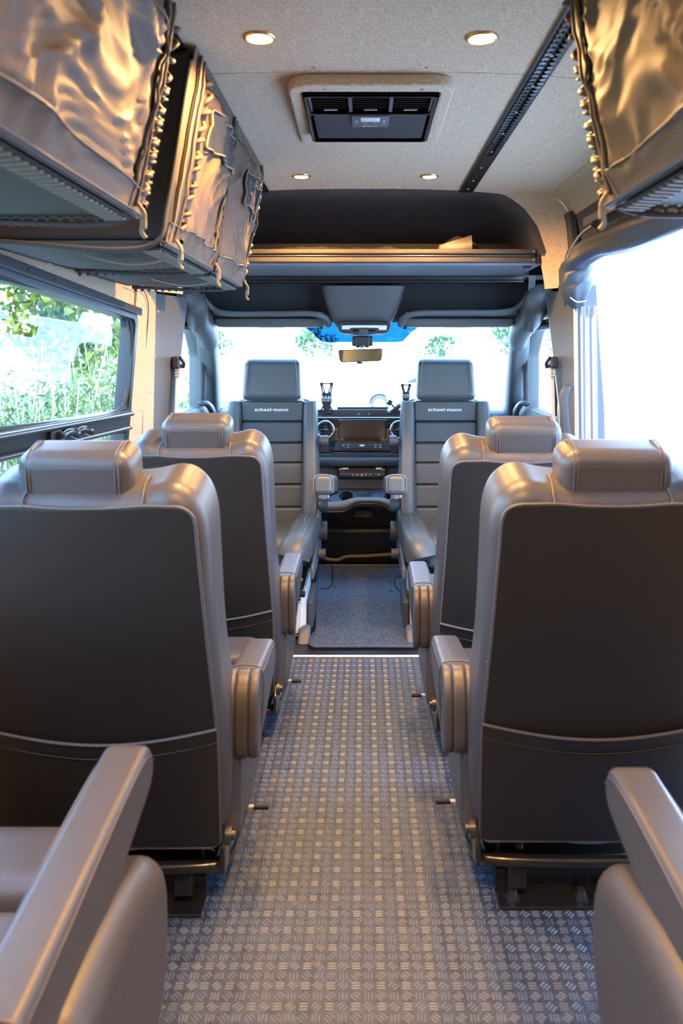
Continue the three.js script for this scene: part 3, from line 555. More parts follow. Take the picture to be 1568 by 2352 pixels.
{ // ceiling air conditioner
  const t = thing('air_conditioner', 'black air conditioner panel with three vents set in a raised fabric surround on the ceiling', 'air conditioner', [0.016, 1.842, 0]);
  const sr = rpoly([[-0.195, 1.805, 0.06], [0.195, 1.805, 0.06], [0.205, 2.40, 0.05], [-0.205, 2.40, 0.05]]);
  sr.holes.push(rpoly([[-0.164, 1.852, 0.012], [0.164, 1.852, 0.012], [0.164, 2.262, 0.012], [-0.164, 2.262, 0.012]], THREE.Path));
  const down = (g) => { const p = g.attributes.position; for (let i = 0; i < p.count; i++) { const x = p.getX(i), d = p.getY(i), h = p.getZ(i); p.setXYZ(i, x, -h, -d); } return g; };   // (x, distance, drop)
  let g = extr(sr, 0.03, 0.006, 3).translate(0, 0, 0.012);
  { const p = g.attributes.position; for (let i = 0; i < p.count; i++) p.setZ(i, p.getZ(i) * lerp(1, 0.25, ss(1.86, 2.4, p.getY(i)))); }
  g = down(g); g.computeVertexNormals(); mk('fabric_surround', [toCreasedNormals(g, 0.6)], M.tweed, t);
  const hs = rpoly([[-0.163, 1.853, 0.016], [0.163, 1.853, 0.016], [0.166, 2.262, 0.014], [-0.166, 2.262, 0.014]]);
  hs.holes.push(rpoly([[-0.149, 1.872, 0.01], [0.149, 1.872, 0.01], [0.147, 1.987, 0.012], [-0.147, 1.987, 0.012]], THREE.Path));
  hs.holes.push(rpoly([[-0.150, 2.004, 0.014], [0.150, 2.004, 0.014], [0.150, 2.246, 0.012], [-0.150, 2.246, 0.012]], THREE.Path));
  mk('housing', [down(extr(hs, 0.034, 0.007, 3).translate(0, 0, 0.018)), box(0.31, 0.004, 0.40, 0, -0.004, -2.06)], M.satin.clone(), t).material.color.setRGB(0.05, 0.052, 0.06);
  mk('speaker_grille', [rbox(0.297, 0.008, 0.238, 0.004, 0, -0.024, -2.125)], mat(0.03, 0.03, 0.034, 0.6, { bumpMap: rep(perf, 0.05), bumpScale: 0.0006 }), t);
  for (let k = -1; k <= 1; k++) {
    const v = mk('vent', [rbox(0.005, 0.02, 0.115, 0.001, k * 0.1 - 0.048, -0.022, -1.93), rbox(0.005, 0.02, 0.115, 0.001, k * 0.1 + 0.048, -0.022, -1.93)], M.satin, t);
    for (let i = 0; i < 7; i++) mk('louvre', [rbox(0.092, 0.0016, 0.011, 0.0006).rotateX(0.6).translate(k * 0.1, -0.022, -1.882 - i * 0.0155)], M.black, v);
    mk('vent_tab', [rbox(0.034, 0.004, 0.006, 0.001, k * 0.1, -0.032, -1.965)], M.silver, v);
  }
  const c = mk('control_panel', [rbox(0.098, 0.006, 0.096, 0.003, 0.0, -0.0325, -2.058)], M.satin.clone(), t); c.material.color.setRGB(0.16, 0.18, 0.2);
  mk('display', [rbox(0.05, 0.002, 0.034, 0.001, 0.0, -0.0362, -2.036)], M.clear, c);
  for (const k of [-1, 1]) mk('button', [cyl(0.003, 0.003, 0.002, 12, 'y', k * 0.036, -0.0362, -2.048)], M.print, c);
  mk('lettering', [text('DOMETIC', 0.006, 1.1).rotateX(PI / 2).translate(0, -0.0357, -2.094), ...[-0.036, -0.013, 0.012, 0.036].map((x) => box(0.011, 0.0005, 0.0018, x, -0.0358, -2.07))], M.print, c);
  for (const [x, d] of [[-0.107, 1.83], [0.12, 1.83]]) mk('surround_screw', [cyl(0.0045, 0.004, 0.003, 12, 'y', x, -0.0285, -d)], M.silver, t);
}

// ================================================================ HANGING FABRIC BAGS
function overheadBag(label, s, d0, d1, o = {}) {        // d0 near end, d1 far end; s = -1 left, 1 right
  const t = thing('overhead_bag', label, 'storage bag', [0, 0, 0]), yb = o.yb ?? 1.422, yt = ceilY(0.36) - 0.004, sd = o.seed ?? 1, Lz = d1 - d0;
  const xf = (v) => lerp(0.42, 0.347, v);
  const body = rpoly([[0.408, yb + 0.012, 0.01], [0.36, yt - 0.004, 0.01], [0.69, yt - 0.035, 0.02], [0.75, 1.72, 0.02], [0.80, 1.56, 0.02], [0.795, yb + 0.012, 0.02]]);
  const bg = extr(body, Lz - 0.012, 0.01, 3); if (s < 0) { bg.scale(-1, 1, 1); const ix = bg.attributes.position; for (let i = 0; i < ix.count; i += 3) { for (const nm of ['position', 'normal']) { const a = bg.attributes[nm], b = [0, 1, 2].map((k) => [a.getX(i + k), a.getY(i + k), a.getZ(i + k)]); a.setXYZ(i + 1, ...b[2]); a.setXYZ(i + 2, ...b[1]); } } }
  mk('bag_body', [bg.translate(0, 0, -(d0 + d1) / 2)], M.canvasDark, t);
  const out = (u, v) => {                               // bulge and folds of the canvas, outward
    const e = Math.min(1, u * 7, (1 - u) * 7) * Math.min(1, v * 8, (1 - v) * 6);
    const a = N(u * 3.2 + v * 0.8, v * 0.9, sd * 3.1), b = N(u * 7 - v * 2.2, v * 1.7, sd * 5.7), c = N(u * 15 + v * 3, v * 3.5, sd * 7.9), dgn = N(u * 4 - v * 5, v * 2 + u, sd * 2.3);
    const rd = (x, p) => Math.pow(Math.max(0, 1 - Math.abs(x) * 2.2), p), wv = 0.35 * N(u * 2, v * 2.4, sd), f1 = N((u + wv * 0.5) * 5.5 * Lz / 0.6, v * 0.9 + sd, sd * 1.7), f2 = N((u - v * 0.35 + wv) * 8 * Lz / 0.6, v * 1.3, sd * 4.4), f3 = N((u * 0.8 + v * 0.9) * 6, (v - u) * 1.2, sd * 6.1);
    return e * (0.010 + 0.014 * Math.sin(u * PI) * Math.sin(v * PI)) + e * (0.012 * a + 0.017 * rd(f1, 1.8) + 0.007 * rd(f2, 2.5) + 0.006 * rd(f3, 3) + 0.002 * c - 0.006);
  };
  const face = (u, v, add = 0) => { const q = s < 0 ? u : 1 - u, w = out(q, v) + add; return [s * (xf(v) - w), lerp(yb, yt, v), -lerp(d0, d1, q)]; };   // q = 0 near end, 1 far end
  const patch = (u0, u1, v0, v1, add, nu = 24, nv = 24) => sheet(nu, nv, (u, v) => { const a = s < 0 ? lerp(u0, u1, u) : 1 - lerp(u1, u0, u); return face(a, lerp(v0, v1, v), add); }, 0.003, 1.4);
  mk('front_panel', [patch(0, 1, 0, 1, 0, 70, 60)], M.canvas, t);
  mk('hem', [patch(0.01, 0.99, 0.0, 0.11, 0.008, 70, 8)], M.canvas, t);
  const line = (u0, v0, u1, v1, add, n = 16) => Array.from({ length: n + 1 }, (_, i) => { const k = i / n, q = lerp(u0, u1, k); return face(s < 0 ? q : 1 - q, lerp(v0, v1, k), add); });
  for (const g of [tube(line(0.01, 0.112, 0.99, 0.112, 0.009), 0.0022, 40, 5), tube(line(0.01, 0.012, 0.99, 0.012, 0.009), 0.0028, 40, 5)]) mk('hem_seam', [g], M.piping, t);
  mk('top_seam', [tube(line(0.03, 0.90, 0.99, 0.80, 0.003), 0.002, 40, 5)], M.piping, t);
  for (const q of o.zips ?? [0.93]) {                    // zipper with its flaps, and the lace twisted along it
    const w = 0.028 / Lz;
    mk('zipper_tape', [patch(q - w, q + w, 0.02, 0.97, 0.006, 3, 40)], M.canvasGrey, t);
    mk('zipper', [tube(line(q + w * 0.1, 0.03, q, 0.96, 0.011, 30), 0.003, 60, 6)], M.cord, t);
    mk('zipper_piping', [tube(line(q - w * 0.9, 0.02, q - w * 0.9, 0.97, 0.009, 30), 0.003, 60, 5)], M.webbing, t);
    const pts = []; for (let i = 0; i <= 220; i++) { const k = i / 220, p = face(s < 0 ? q + w * 1.7 : 1 - q - w * 1.7, lerp(0.05, 0.93, k), 0.004), a = k * 2 * PI * 11.5 + 0.8 * Math.sin(k * 40); pts.push([p[0] - s * 0.008 * Math.cos(a), p[1], p[2] - 0.010 * Math.sin(a)]); }
    mk('twisted_lace', [tube(pts, 0.0056, 440, 6)], M.cord, t);
    const b0 = face(s < 0 ? q : 1 - q, 0.04, 0.016);
    mk('pull_cord', [tube([b0, [b0[0] - s * 0.012, b0[1] - 0.02, b0[2] + 0.004], [b0[0] - s * 0.006, b0[1] - 0.05, b0[2]], [b0[0] - s * 0.012, b0[1] - 0.06, b0[2] - 0.004]], 0.004, 20, 6), rbox(0.012, 0.02, 0.01, 0.004, b0[0] - s * 0.009, b0[1] - 0.035, b0[2])], M.webbing, t);
  }
  for (const [u0, u1, v0, v1] of o.windows ?? []) {      // dark mesh window under a flap
    mk('mesh_window', [patch(u0, u1, v0, v1, 0.006, 24, 24)], M.meshCloth, t);
    const cc = [[u0, v0], [u1, v0], [u1, v1], [u0, v1]];
    const ring = []; cc.forEach(([a, b], i) => { const [c, d] = cc[(i + 1) % 4]; for (let k = 0; k < 10; k++) { const q = lerp(a, c, k / 10); ring.push(face(s < 0 ? q : 1 - q, lerp(b, d, k / 10), 0.009)); } });
    mk('window_piping', [tube(ring, 0.0028, 120, 5, true)], M.webbing, t);
  }
  // underside: sagging panel, ladder lacing along the edge, lace at the far end
  mk('bottom_panel', [sheet(24, 30, (u, v) => { const q = s < 0 ? v : 1 - v, x = lerp(0.415, 0.80, u), e = Math.sin(clamp(q, 0, 1) * PI) * Math.sin(u * PI); return [s * x, yb + 0.006 - 0.02 * e - 0.008 * e * Math.abs(N(u * 3, q * 9, sd)), -lerp(d0, d1, q)]; }, 0.003, 1.4)], M.canvasGrey, t);
  mk('lace_strip', [rbox(0.045, 0.004, Lz * 0.94, 0.001, s * 0.447, yb - 0.004, -(d0 + d1) / 2)], M.canvasDark, t);
  const bg2 = clean(rbox(0.040, 0.0045, 0.0105, 0.0015)), n = Math.floor(Lz * 0.92 / 0.0235);
  for (let i = 0; i < n; i++) { const m = new THREE.Mesh(bg2, M.webbing); m.name = 'lace_bar'; m.castShadow = m.receiveShadow = true; m.position.set(s * 0.447, yb - 0.0085, -lerp(d0 + Lz * 0.04, d1 - Lz * 0.04, (i + 0.5) / n)); m.rotation.y = 0.25 * s; t.add(m); }
  const ep = []; for (let i = 0; i <= 200; i++) { const k = i / 200, a = k * 2 * PI * 14; ep.push([s * (lerp(0.46, 0.78, k) + 0.008 * Math.sin(a)), yb - 0.004 + 0.008 * Math.cos(a), -d1 + 0.004]); }
  mk('end_lace', [tube(ep, 0.003, 420, 5)], M.cord, t);
  const ev = []; for (let i = 0; i <= 160; i++) { const k = i / 160, a = k * 2 * PI * 13; ev.push([s * (xf(lerp(0.05, 0.7, k)) - 0.004 + 0.006 * Math.cos(a)), lerp(yb, yt, lerp(0.05, 0.7, k)), -d1 - 0.002 + 0.010 * Math.sin(a)]); }
  mk('edge_lace', [tube(ev, 0.003, 340, 5)], M.cord, t);
  for (const g of [tube([[s * 0.40, yb + 0.10, -d1 + 0.002], [s * 0.42, yb + 0.02, -d1 + 0.002], [s * 0.46, yb - 0.004, -d1 + 0.002], [s * 0.78, yb, -d1 + 0.002]], 0.006, 24, 6), tube([[s * 0.358, yt - 0.03, -d0 - 0.002], [s * 0.408, yb + 0.08, -d0 - 0.002], [s * 0.43, yb + 0.006, -d0 - 0.002], [s * 0.78, yb + 0.008, -d0 - 0.002]], 0.006, 40, 6)]) mk('corner_binding', [g], M.canvasGrey, t);
  mk('strap', [sheet(2, 12, (u, v) => { const z = -lerp(d0, d1, 0.12) + (u - 0.5) * 0.02 - 0.10 * Math.sin(v * PI / 2); return [s * lerp(0.60, 0.46, v), yb - 0.012 - 0.012 * Math.sin(v * PI), z]; }, 0.002)], M.webbing, t);
  return t;
}
overheadBag('large canvas bag hanging nearest on the left, a zipper along its edge', -1, 0.42, 1.457, { seed: 1.3, yb: 1.447, zips: [0.935] });
overheadBag('middle of the three canvas bags on the left, its dark rear end showing', -1, 1.62, 2.125, { seed: 2.7, zips: [0.10, 0.93], windows: [[0.28, 0.80, 0.58, 0.78]] });
overheadBag('farthest of the three canvas bags on the left, hanging beside the overhead shelf', -1, 2.165, 2.64, { seed: 4.1, zips: [0.95], windows: [[0.18, 0.80, 0.50, 0.74]] });
overheadBag('dark canvas bag hanging from the ceiling on the right above the open side door', 1, 0.40, 1.348, { seed: 5.5, yb: 1.445, zips: [0.93] });

// ================================================================ OPEN SIDE DOOR ON THE RIGHT: head trim, rolled shade, curtain
{
  const d = struct('door_1');
  mk('head_trim', [sheet(2, 8, (u, v) => [lerp(0.80, 0.83, v), lerp(1.725, 1.60, v), lerp(-2.97, -1.2, u)], 0.02), sheet(2, 8, (u, v) => [lerp(0.775, 0.80, Math.sqrt(v)), lerp(1.73, 1.45, v), lerp(-2.97, -2.90, u)], 0.02)], M.bulkhead, d);
  mk('door_sill', [rbox(0.12, 0.03, 1.42, 0.008, 0.87, -0.01, -2.27)], M.satin, d);
  mk('head_strip', [sheet(10, 1, (u, v) => [0.768, lerp(1.672, 1.646, v) - 0.010 * Math.sin(u * 3), lerp(-2.74, -1.6, u)], 0.003)], M.silver, d);
  const roll = thing('rolled_shade', 'dark fabric shade rolled up along the top of the open side door, its end drooping', 'shade');
  const pts = [V(0.825, 1.565, -1.42), V(0.825, 1.565, -2.0), V(0.82, 1.568, -2.5), V(0.80, 1.567, -2.72), V(0.772, 1.535, -2.83), V(0.768, 1.47, -2.86), V(0.770, 1.41, -2.865), V(0.775, 1.365, -2.865)];
  const c = new THREE.CatmullRomCurve3(pts, false, 'centripetal'), rings = [];
  for (let k = 0; k <= 60; k++) {
    const t = k / 60, p = c.getPointAt(t), dr = c.getTangentAt(t), side = dr.clone().cross(V(0.3, 1, 0.2)).normalize(), u2 = side.clone().cross(dr).normalize(), r = [];
    const base = 0.047 + 0.006 * Math.sin(t * 14) + (t > 0.85 ? 0.005 : 0), cap = Math.min(1, Math.sqrt(Math.max(0.05, (1 - t) * 22)));
    for (let i = 0; i < 28; i++) { const a = i / 28 * 2 * PI, w = base * cap * (1 + 0.16 * N(Math.cos(a) * 2.2, Math.sin(a) * 2.2, t * 4) + 0.07 * Math.sin(a * 5 + t * 8)); r.push(p.clone().addScaledVector(side, w * Math.cos(a)).addScaledVector(u2, w * Math.sin(a) * 1.05)); }
    rings.push(r);
  }
  mk('shade_roll', [loft(rings, 1.2)], M.curtainRoll, roll);
  mk('shade_strap', [tube([[0.782, 1.64, -2.69], [0.755, 1.61, -2.76], [0.728, 1.53, -2.83], [0.724, 1.46, -2.845]], 0.005, 20, 6), tube([[0.735, 1.40, -2.80], [0.765, 1.385, -2.815], [0.80, 1.39, -2.82]], 0.003, 12, 5)], M.silver, roll);
  const cur = tag(mk('curtain', [sheet(70, 10, (u, v) => { const w = 0.016 * Math.sin(u * 25) + 0.008 * Math.sin(u * 11 + v * 1.5); return [lerp(0.775, 0.842, u) + lerp(0.0, 0.02, v) * 0.6, lerp(1.372, 0.10, v), -2.90 + lerp(0, 0.07, u) + w]; }, 0.0015, 1.4)], M.curtain), 'pale gathered curtain hanging at the front edge of the open side door', 'curtain');
}

// ================================================================ PASSENGER SEATS (seen from behind, facing the windshield)
function captainSeat(label, x, z0, arm, o = {}) {        // arm: 1 = armrest on the seat's right, -1 on its left
  const t = thing('captain_seat', label, 'seat', [x, 0, z0]); t.scale.x = o.width ?? 1;
  const th = o.recline ?? 0.235, by = o.back ?? 0.18;
  const B = (g) => g.applyMatrix4(new THREE.Matrix4().makeRotationX(th)).translate(0, by, 0.02);   // back frame: y along the back, z = 0 its rear face
  const half = [[0.244, -0.032, 0.07], [0.256, 0.20, 0.1], [0.234, 0.40, 0.12], [0.233, 0.735, 0.07], [0.180, 0.793, 0.06], [0.105, 0.772, 0.04]];
  const outline = (k, drop = 0, upto) => { const r = half.map(([a, b, c]) => [a - k, b + (b < 0.1 ? k : -k) - (b > 0.7 ? drop : 0), c]); return rpoly([...r.map((p) => [...p]), ...r.slice().reverse().map(([a, b, c]) => [-a, b, c])]); };
  mk('backrest', [B(extr(outline(0), 0.17, 0.045, 6, 10).translate(0, 0, -0.085))], M.leather, t);
  // vinyl back panel with piping round it
  const ph = [[0.228, -0.022, 0.02], [0.234, 0.24, 0.08], [0.222, 0.46, 0.1], [0.210, 0.750, 0.035], [0.11, 0.753, 0.02], [0.05, 0.747, 0.04]];
  const pp = [...ph, ...ph.slice().reverse().map(([a, b, c]) => [-a, b, c])];
  const panel = mk('back_panel', [B(extr(rpoly(pp), 0.014, 0.004, 2, 8).translate(0, 0, -0.002))], M.leatherBack, t);
  const pl = rpoly(pp).getSpacedPoints(90).map((p) => V(p.x, p.y, 0.003));
  mk('piping', [B(tube(pl, 0.0034, 180, 6, true))], M.piping, panel);
  // map pocket across the lower back with a sagging hem
  const hem = (q) => 0.270 - 0.030 * Math.sin((q * 0.5 + 0.5) * PI);
  mk('map_pocket', [B(sheet(24, 10, (u, v) => { const q = lerp(-1, 1, u), e = 1 - q * q; return [q * lerp(0.226, 0.232, v), lerp(-0.014, hem(q), v), 0.006 + 0.011 * Math.sqrt(Math.max(0, e)) * Math.sin(Math.min(1, v * 1.0 + 0.12) * PI * 0.6)]; }, 0.006))], M.leatherBack, t);
  mk('pocket_hem', [B(tube(Array.from({ length: 21 }, (_, i) => { const q = i / 10 - 1; return V(q * 0.233, hem(q), 0.008 + 0.009 * (1 - q * q)); }), 0.0036, 40, 6))], M.piping, t);
  mk('pocket_stitch', [B(tube(Array.from({ length: 21 }, (_, i) => { const q = i / 10 - 1; return V(q * 0.232, hem(q) - 0.032, 0.0075 + 0.011 * (1 - q * q)); }), 0.0016, 40, 5))], M.leatherBack, t);
  // headrest with stitched side panels
  const hr = extr(rpoly([[-0.110, 0.645, 0.045], [0.110, 0.645, 0.045], [0.111, 0.845, 0.038], [-0.111, 0.845, 0.038]]), 0.105, 0.03, 5, 8).translate(o.head ?? 0, 0, -0.075);
  const head = mk('headrest', [B(hr)], M.leather, t);
  for (const s of [-1, 1]) mk('headrest_piping', [0.087, 0.081].map((q) => B(tube([[s * q, 0.75, -0.0225], [s * q, 0.808, -0.0225], [s * q, 0.837, -0.034], [s * q, 0.845, -0.055], [s * q, 0.845, -0.10], [s * q, 0.82, -0.125]].map(([a, b, c]) => [a + (o.head ?? 0), b, c]), 0.0018, 30, 5))), M.piping, head);
  // gathers where the headrest enters, seams on the shoulders and sides
  for (const s of [-1, 1]) {
    mk('shoulder_seam', [B(tube([[s * 0.112, 0.753, 0.004], [s * 0.112, 0.766, -0.012], [s * 0.108, 0.776, -0.045], [s * 0.106, 0.776, -0.09]], 0.0022, 20, 5))], M.piping, t);
    mk('side_seam', [B(tube([[s * 0.224, 0.40, -0.012], [s * 0.2345, 0.385, -0.05], [s * 0.2365, 0.37, -0.11]], 0.0022, 16, 5))], M.piping, t);
  }
  // cushion with its skirt, then the side wing of the seat
  const deep = o.deep ?? 1, prof = rpoly([[0.03, 0.15, 0.02], [0.345 * deep, 0.15, 0.02], [0.345 * deep, 0.41, 0.035], [0.20 * deep, 0.40, 0.05], [0.05, 0.41, 0.04]]), roll = rpoly([[0.346 * deep, 0.15, 0.02], [0.52 * deep, 0.15, 0.03], [0.545 * deep, 0.27, 0.05], [0.535 * deep, 0.42, 0.07], [0.346 * deep, 0.425, 0.04]]);
  const cush = mk('seat_cushion', [fwd(extr(prof, 0.50, 0.035, 5, 8)).translate(0, o.lift ?? 0, 0)], M.leather, t);
  mk('cushion_front', [fwd(extr(roll, 0.50, 0.035, 5, 8)).translate(0, o.lift ?? 0, 0)], M.leather, t);
  for (const s of [-1, 1]) mk('cushion_seam', [tube([[s * 0.2505, 0.20, -0.06], [s * 0.2508, 0.33, -0.1], [s * 0.2508, 0.345, -0.30 * deep]], 0.002, 30, 5)], M.piping, cush);
  for (const s of [-1, 1]) mk('seat_wing', [fwd(extr(rpoly([[-0.005, 0.16, 0.03], [0.36 * deep, 0.15, 0.06], [0.42 * deep, 0.30, 0.08], [0.10, 0.44, 0.08], [0.02, 0.42, 0.04]]), 0.05, 0.02, 4).translate(0, 0, s * 0.240))], M.leather, t);
  if (o.wing) for (const s of [-1, 1]) mk('cushion_bolster', [fwd(extr(rpoly([[0.12, 0.16, 0.04], [0.50, 0.15, 0.06], [0.56, 0.26, 0.10], [0.54, 0.42, 0.08], [0.30, 0.47, 0.10], [0.12, 0.46, 0.06]]), 0.10, 0.04, 5).translate(0, 0, s * o.wing))], M.leather, t);
  // armrest: padded arm and the three upholstered bands that close its rear end
  const ax = arm * (o.armX ?? 0.245), tilt = o.tilt ?? 0, len = o.armLen ?? 0.36;
  const armY = o.armY ?? -0.03, A = (g) => g.translate(-0.03, -0.45, 0).rotateZ(tilt).translate(0.03, 0.45 + armY, 0);
  const ap = [[0.015, 0.36, 0.03], [0.16, 0.385, 0.06], [len - 0.02, 0.425, 0.035], [len, 0.46, 0.03], [len - 0.025, 0.505, 0.025], [0.03, 0.532, 0.02]];
  const armM = mk('armrest', [fwd(A(extr(rpoly(ap), 0.07, 0.013, 4, 8))).translate(ax, 0, 0)], M.leather, t);
  const rp = [[-0.004, 0.375, 0.03], [0.02, 0.352, 0.02], [0.075, 0.365, 0.02], [0.07, 0.533, 0.006], [0.035, 0.540, 0.03], [-0.004, 0.50, 0.05]];
  for (const k of [-1, 0, 1]) mk('arm_end_band', [fwd(A(extr(rpoly(rp), k ? 0.022 : 0.030, 0.0075, 4, 8)).translate(0, 0, k * 0.0245)).translate(ax, 0, 0)], M.leather, armM);
  mk('arm_seam', [fwd(A(tube([[0.072, 0.40, 0.0358], [0.072, 0.525, 0.0358], [0.072, 0.5345, 0.025], [0.072, 0.5345, -0.025], [0.072, 0.525, -0.0358], [0.072, 0.40, -0.0358]], 0.0022, 40, 5))).translate(ax, 0, 0), fwd(A(tube([[0.08, 0.515, 0.0345], [len - 0.04, 0.488, 0.0345], [len - 0.012, 0.462, 0.0345]], 0.0016, 24, 5))).translate(ax, 0, 0), fwd(A(tube([[0.08, 0.515, -0.0345], [len - 0.04, 0.488, -0.0345], [len - 0.012, 0.462, -0.0345]], 0.0016, 24, 5))).translate(ax, 0, 0)], M.piping, armM);
  mk('arm_pivot', [cyl(0.03, 0.03, 0.02, 20, 'x', ax - arm * 0.03, 0.44 + armY, -0.06)], M.darkPlastic, armM);
  // black steel base
  const rim = [[-0.212, 0.098, -0.02], [0.212, 0.098, -0.02], [0.225, 0.098, -0.035], [0.225, 0.11, -0.44], [0.21, 0.11, -0.455], [-0.21, 0.11, -0.455], [-0.225, 0.11, -0.44], [-0.225, 0.098, -0.035]];
  const base = mk('base_frame', [tube(rim, 0.0145, 120, 8, true), rbox(0.42, 0.01, 0.42, 0.003, 0, 0.094, -0.24), rbox(0.40, 0.07, 0.01, 0.003).rotateX(-0.5).translate(0, 0.145, -0.13)], M.blackMetal, t);
  for (const s of [-1, 1]) {
    mk('recliner_bracket', [fwd(extr(rpoly([[-0.02, 0.10, 0.01], [0.05, 0.10, 0.01], [0.11, 0.155, 0.02], [0.33, 0.215, 0.01], [0.335, 0.235, 0.008], [0.09, 0.20, 0.02], [0.01, 0.20, 0.02], [-0.022, 0.15, 0.01]]), 0.012, 0.003, 2)).translate(s * 0.232, 0, 0)], M.blackMetal, base);
    mk('bracket_bolt', [cyl(0.02, 0.02, 0.012, 20, 'x', s * 0.243, 0.175, 0.0), cyl(0.011, 0.011, 0.016, 6, 'x', s * 0.249, 0.175, 0.0)], M.satin, base);
    mk('bracket_rib', [bar(V(s * 0.185, 0.108, -0.03), V(s * 0.165, 0.19, -0.025), 0.004)], M.satin, base);
    mk('plate_bolt', [cyl(0.011, 0.011, 0.008, 12, 'y', s * 0.19, 0.103, -0.045)], M.satin, base);
  }
  mk('spring', [tube(Array.from({ length: 60 }, (_, i) => [-0.135 + 0.007 * Math.cos(i * 1.3), 0.115 + i * 0.001, -0.03 + 0.007 * Math.sin(i * 1.3)]), 0.0018, 160, 5)], M.satin, base);
  mk('pull_bar', [tube([[-0.10, 0.19, -0.015], [-0.08, 0.165, -0.005], [-0.055, 0.15, -0.002], [0.07, 0.15, -0.002], [0.09, 0.165, -0.008], [0.10, 0.19, -0.02]], 0.0042, 40, 8)], M.silver, base);
  mk('floor_rail', [-1, 1].map((s) => [rbox(0.04, 0.055, 0.44, 0.004, s * 0.14, 0.055, -0.24), rbox(0.06, 0.006, 0.46, 0.002, s * 0.14, 0.003, -0.235)]).flat().concat([rbox(0.37, 0.006, 0.06, 0.002, 0, 0.004, -0.025), rbox(0.37, 0.05, 0.006, 0.002, 0, 0.03, -0.052)]), M.blackMetal, t);
  for (const q of [-0.15, 0.0, 0.045]) mk('floor_bolt', [cyl(0.010, 0.012, 0.02, 6, 'y', q, 0.016, -0.026), cyl(0.016, 0.016, 0.004, 14, 'y', q, 0.009, -0.026)], M.satin, t);
  if (o.maker) {
    const lb = mk('maker_label', [rbox(0.10, 0.014, 0.002, 0.0008, -0.052, 0.146, -0.012)], M.black, t);
    mk('label_patch', [box(0.009, 0.007, 0.0006, -0.091, 0.147, -0.0108)], mat(0.1, 0.16, 0.6, 0.5), lb);
    mk('label_patch', [box(0.012, 0.008, 0.0006, -0.080, 0.147, -0.0108)], M.red, lb);
    mk('lettering', [text('Systems', 0.0062, 1.3, 0.0005).translate(-0.026, 0.146, -0.0109)], M.print, lb);
  }
  const lx = arm * 0.235, lever = mk('release_lever', [cyl(0.0045, 0.0045, 0.03, 10, 'x', lx + arm * 0.015, 0.10, -0.233)], M.white, t);
  mk('lever_grip', [cyl(0.0062, 0.0055, 0.036, 12, 'x', lx + arm * 0.046, 0.0985, -0.233)], M.black, lever);
  return t;
}
captainSeat('grey leather captain seat in the middle row left of the aisle, below the side window', -0.530, -1.667, 1, { armX: 0.268, head: -0.022 });
captainSeat('grey leather captain seat in the middle row right of the aisle', 0.475, -1.69, -1, { armX: 0.268, deep: 0.8, maker: 1, head: 0.016 });
captainSeat('grey leather captain seat in the front passenger row left of the aisle', -0.480, -2.40, 1, { armX: 0.260, width: 0.9, tilt: 0.12 });
captainSeat('grey leather captain seat in the front passenger row right of the aisle', 0.422, -2.29, -1, { armX: 0.272, width: 0.9, head: 0.016, tilt: 0.12 });
captainSeat('grey leather seat at the back left, only its armrest and cushion in view', -0.62, -0.71, 1, { tilt: 0.155, armLen: 0.57, armX: 0.247, wing: 0.262, lift: 0.05, armY: 0 });
captainSeat('grey leather seat at the back right, only its armrest in view', 0.665, -0.69, -1, { tilt: 0.10, armLen: 0.57, armX: 0.248, wing: 0.262, lift: 0.05, armY: 0 });

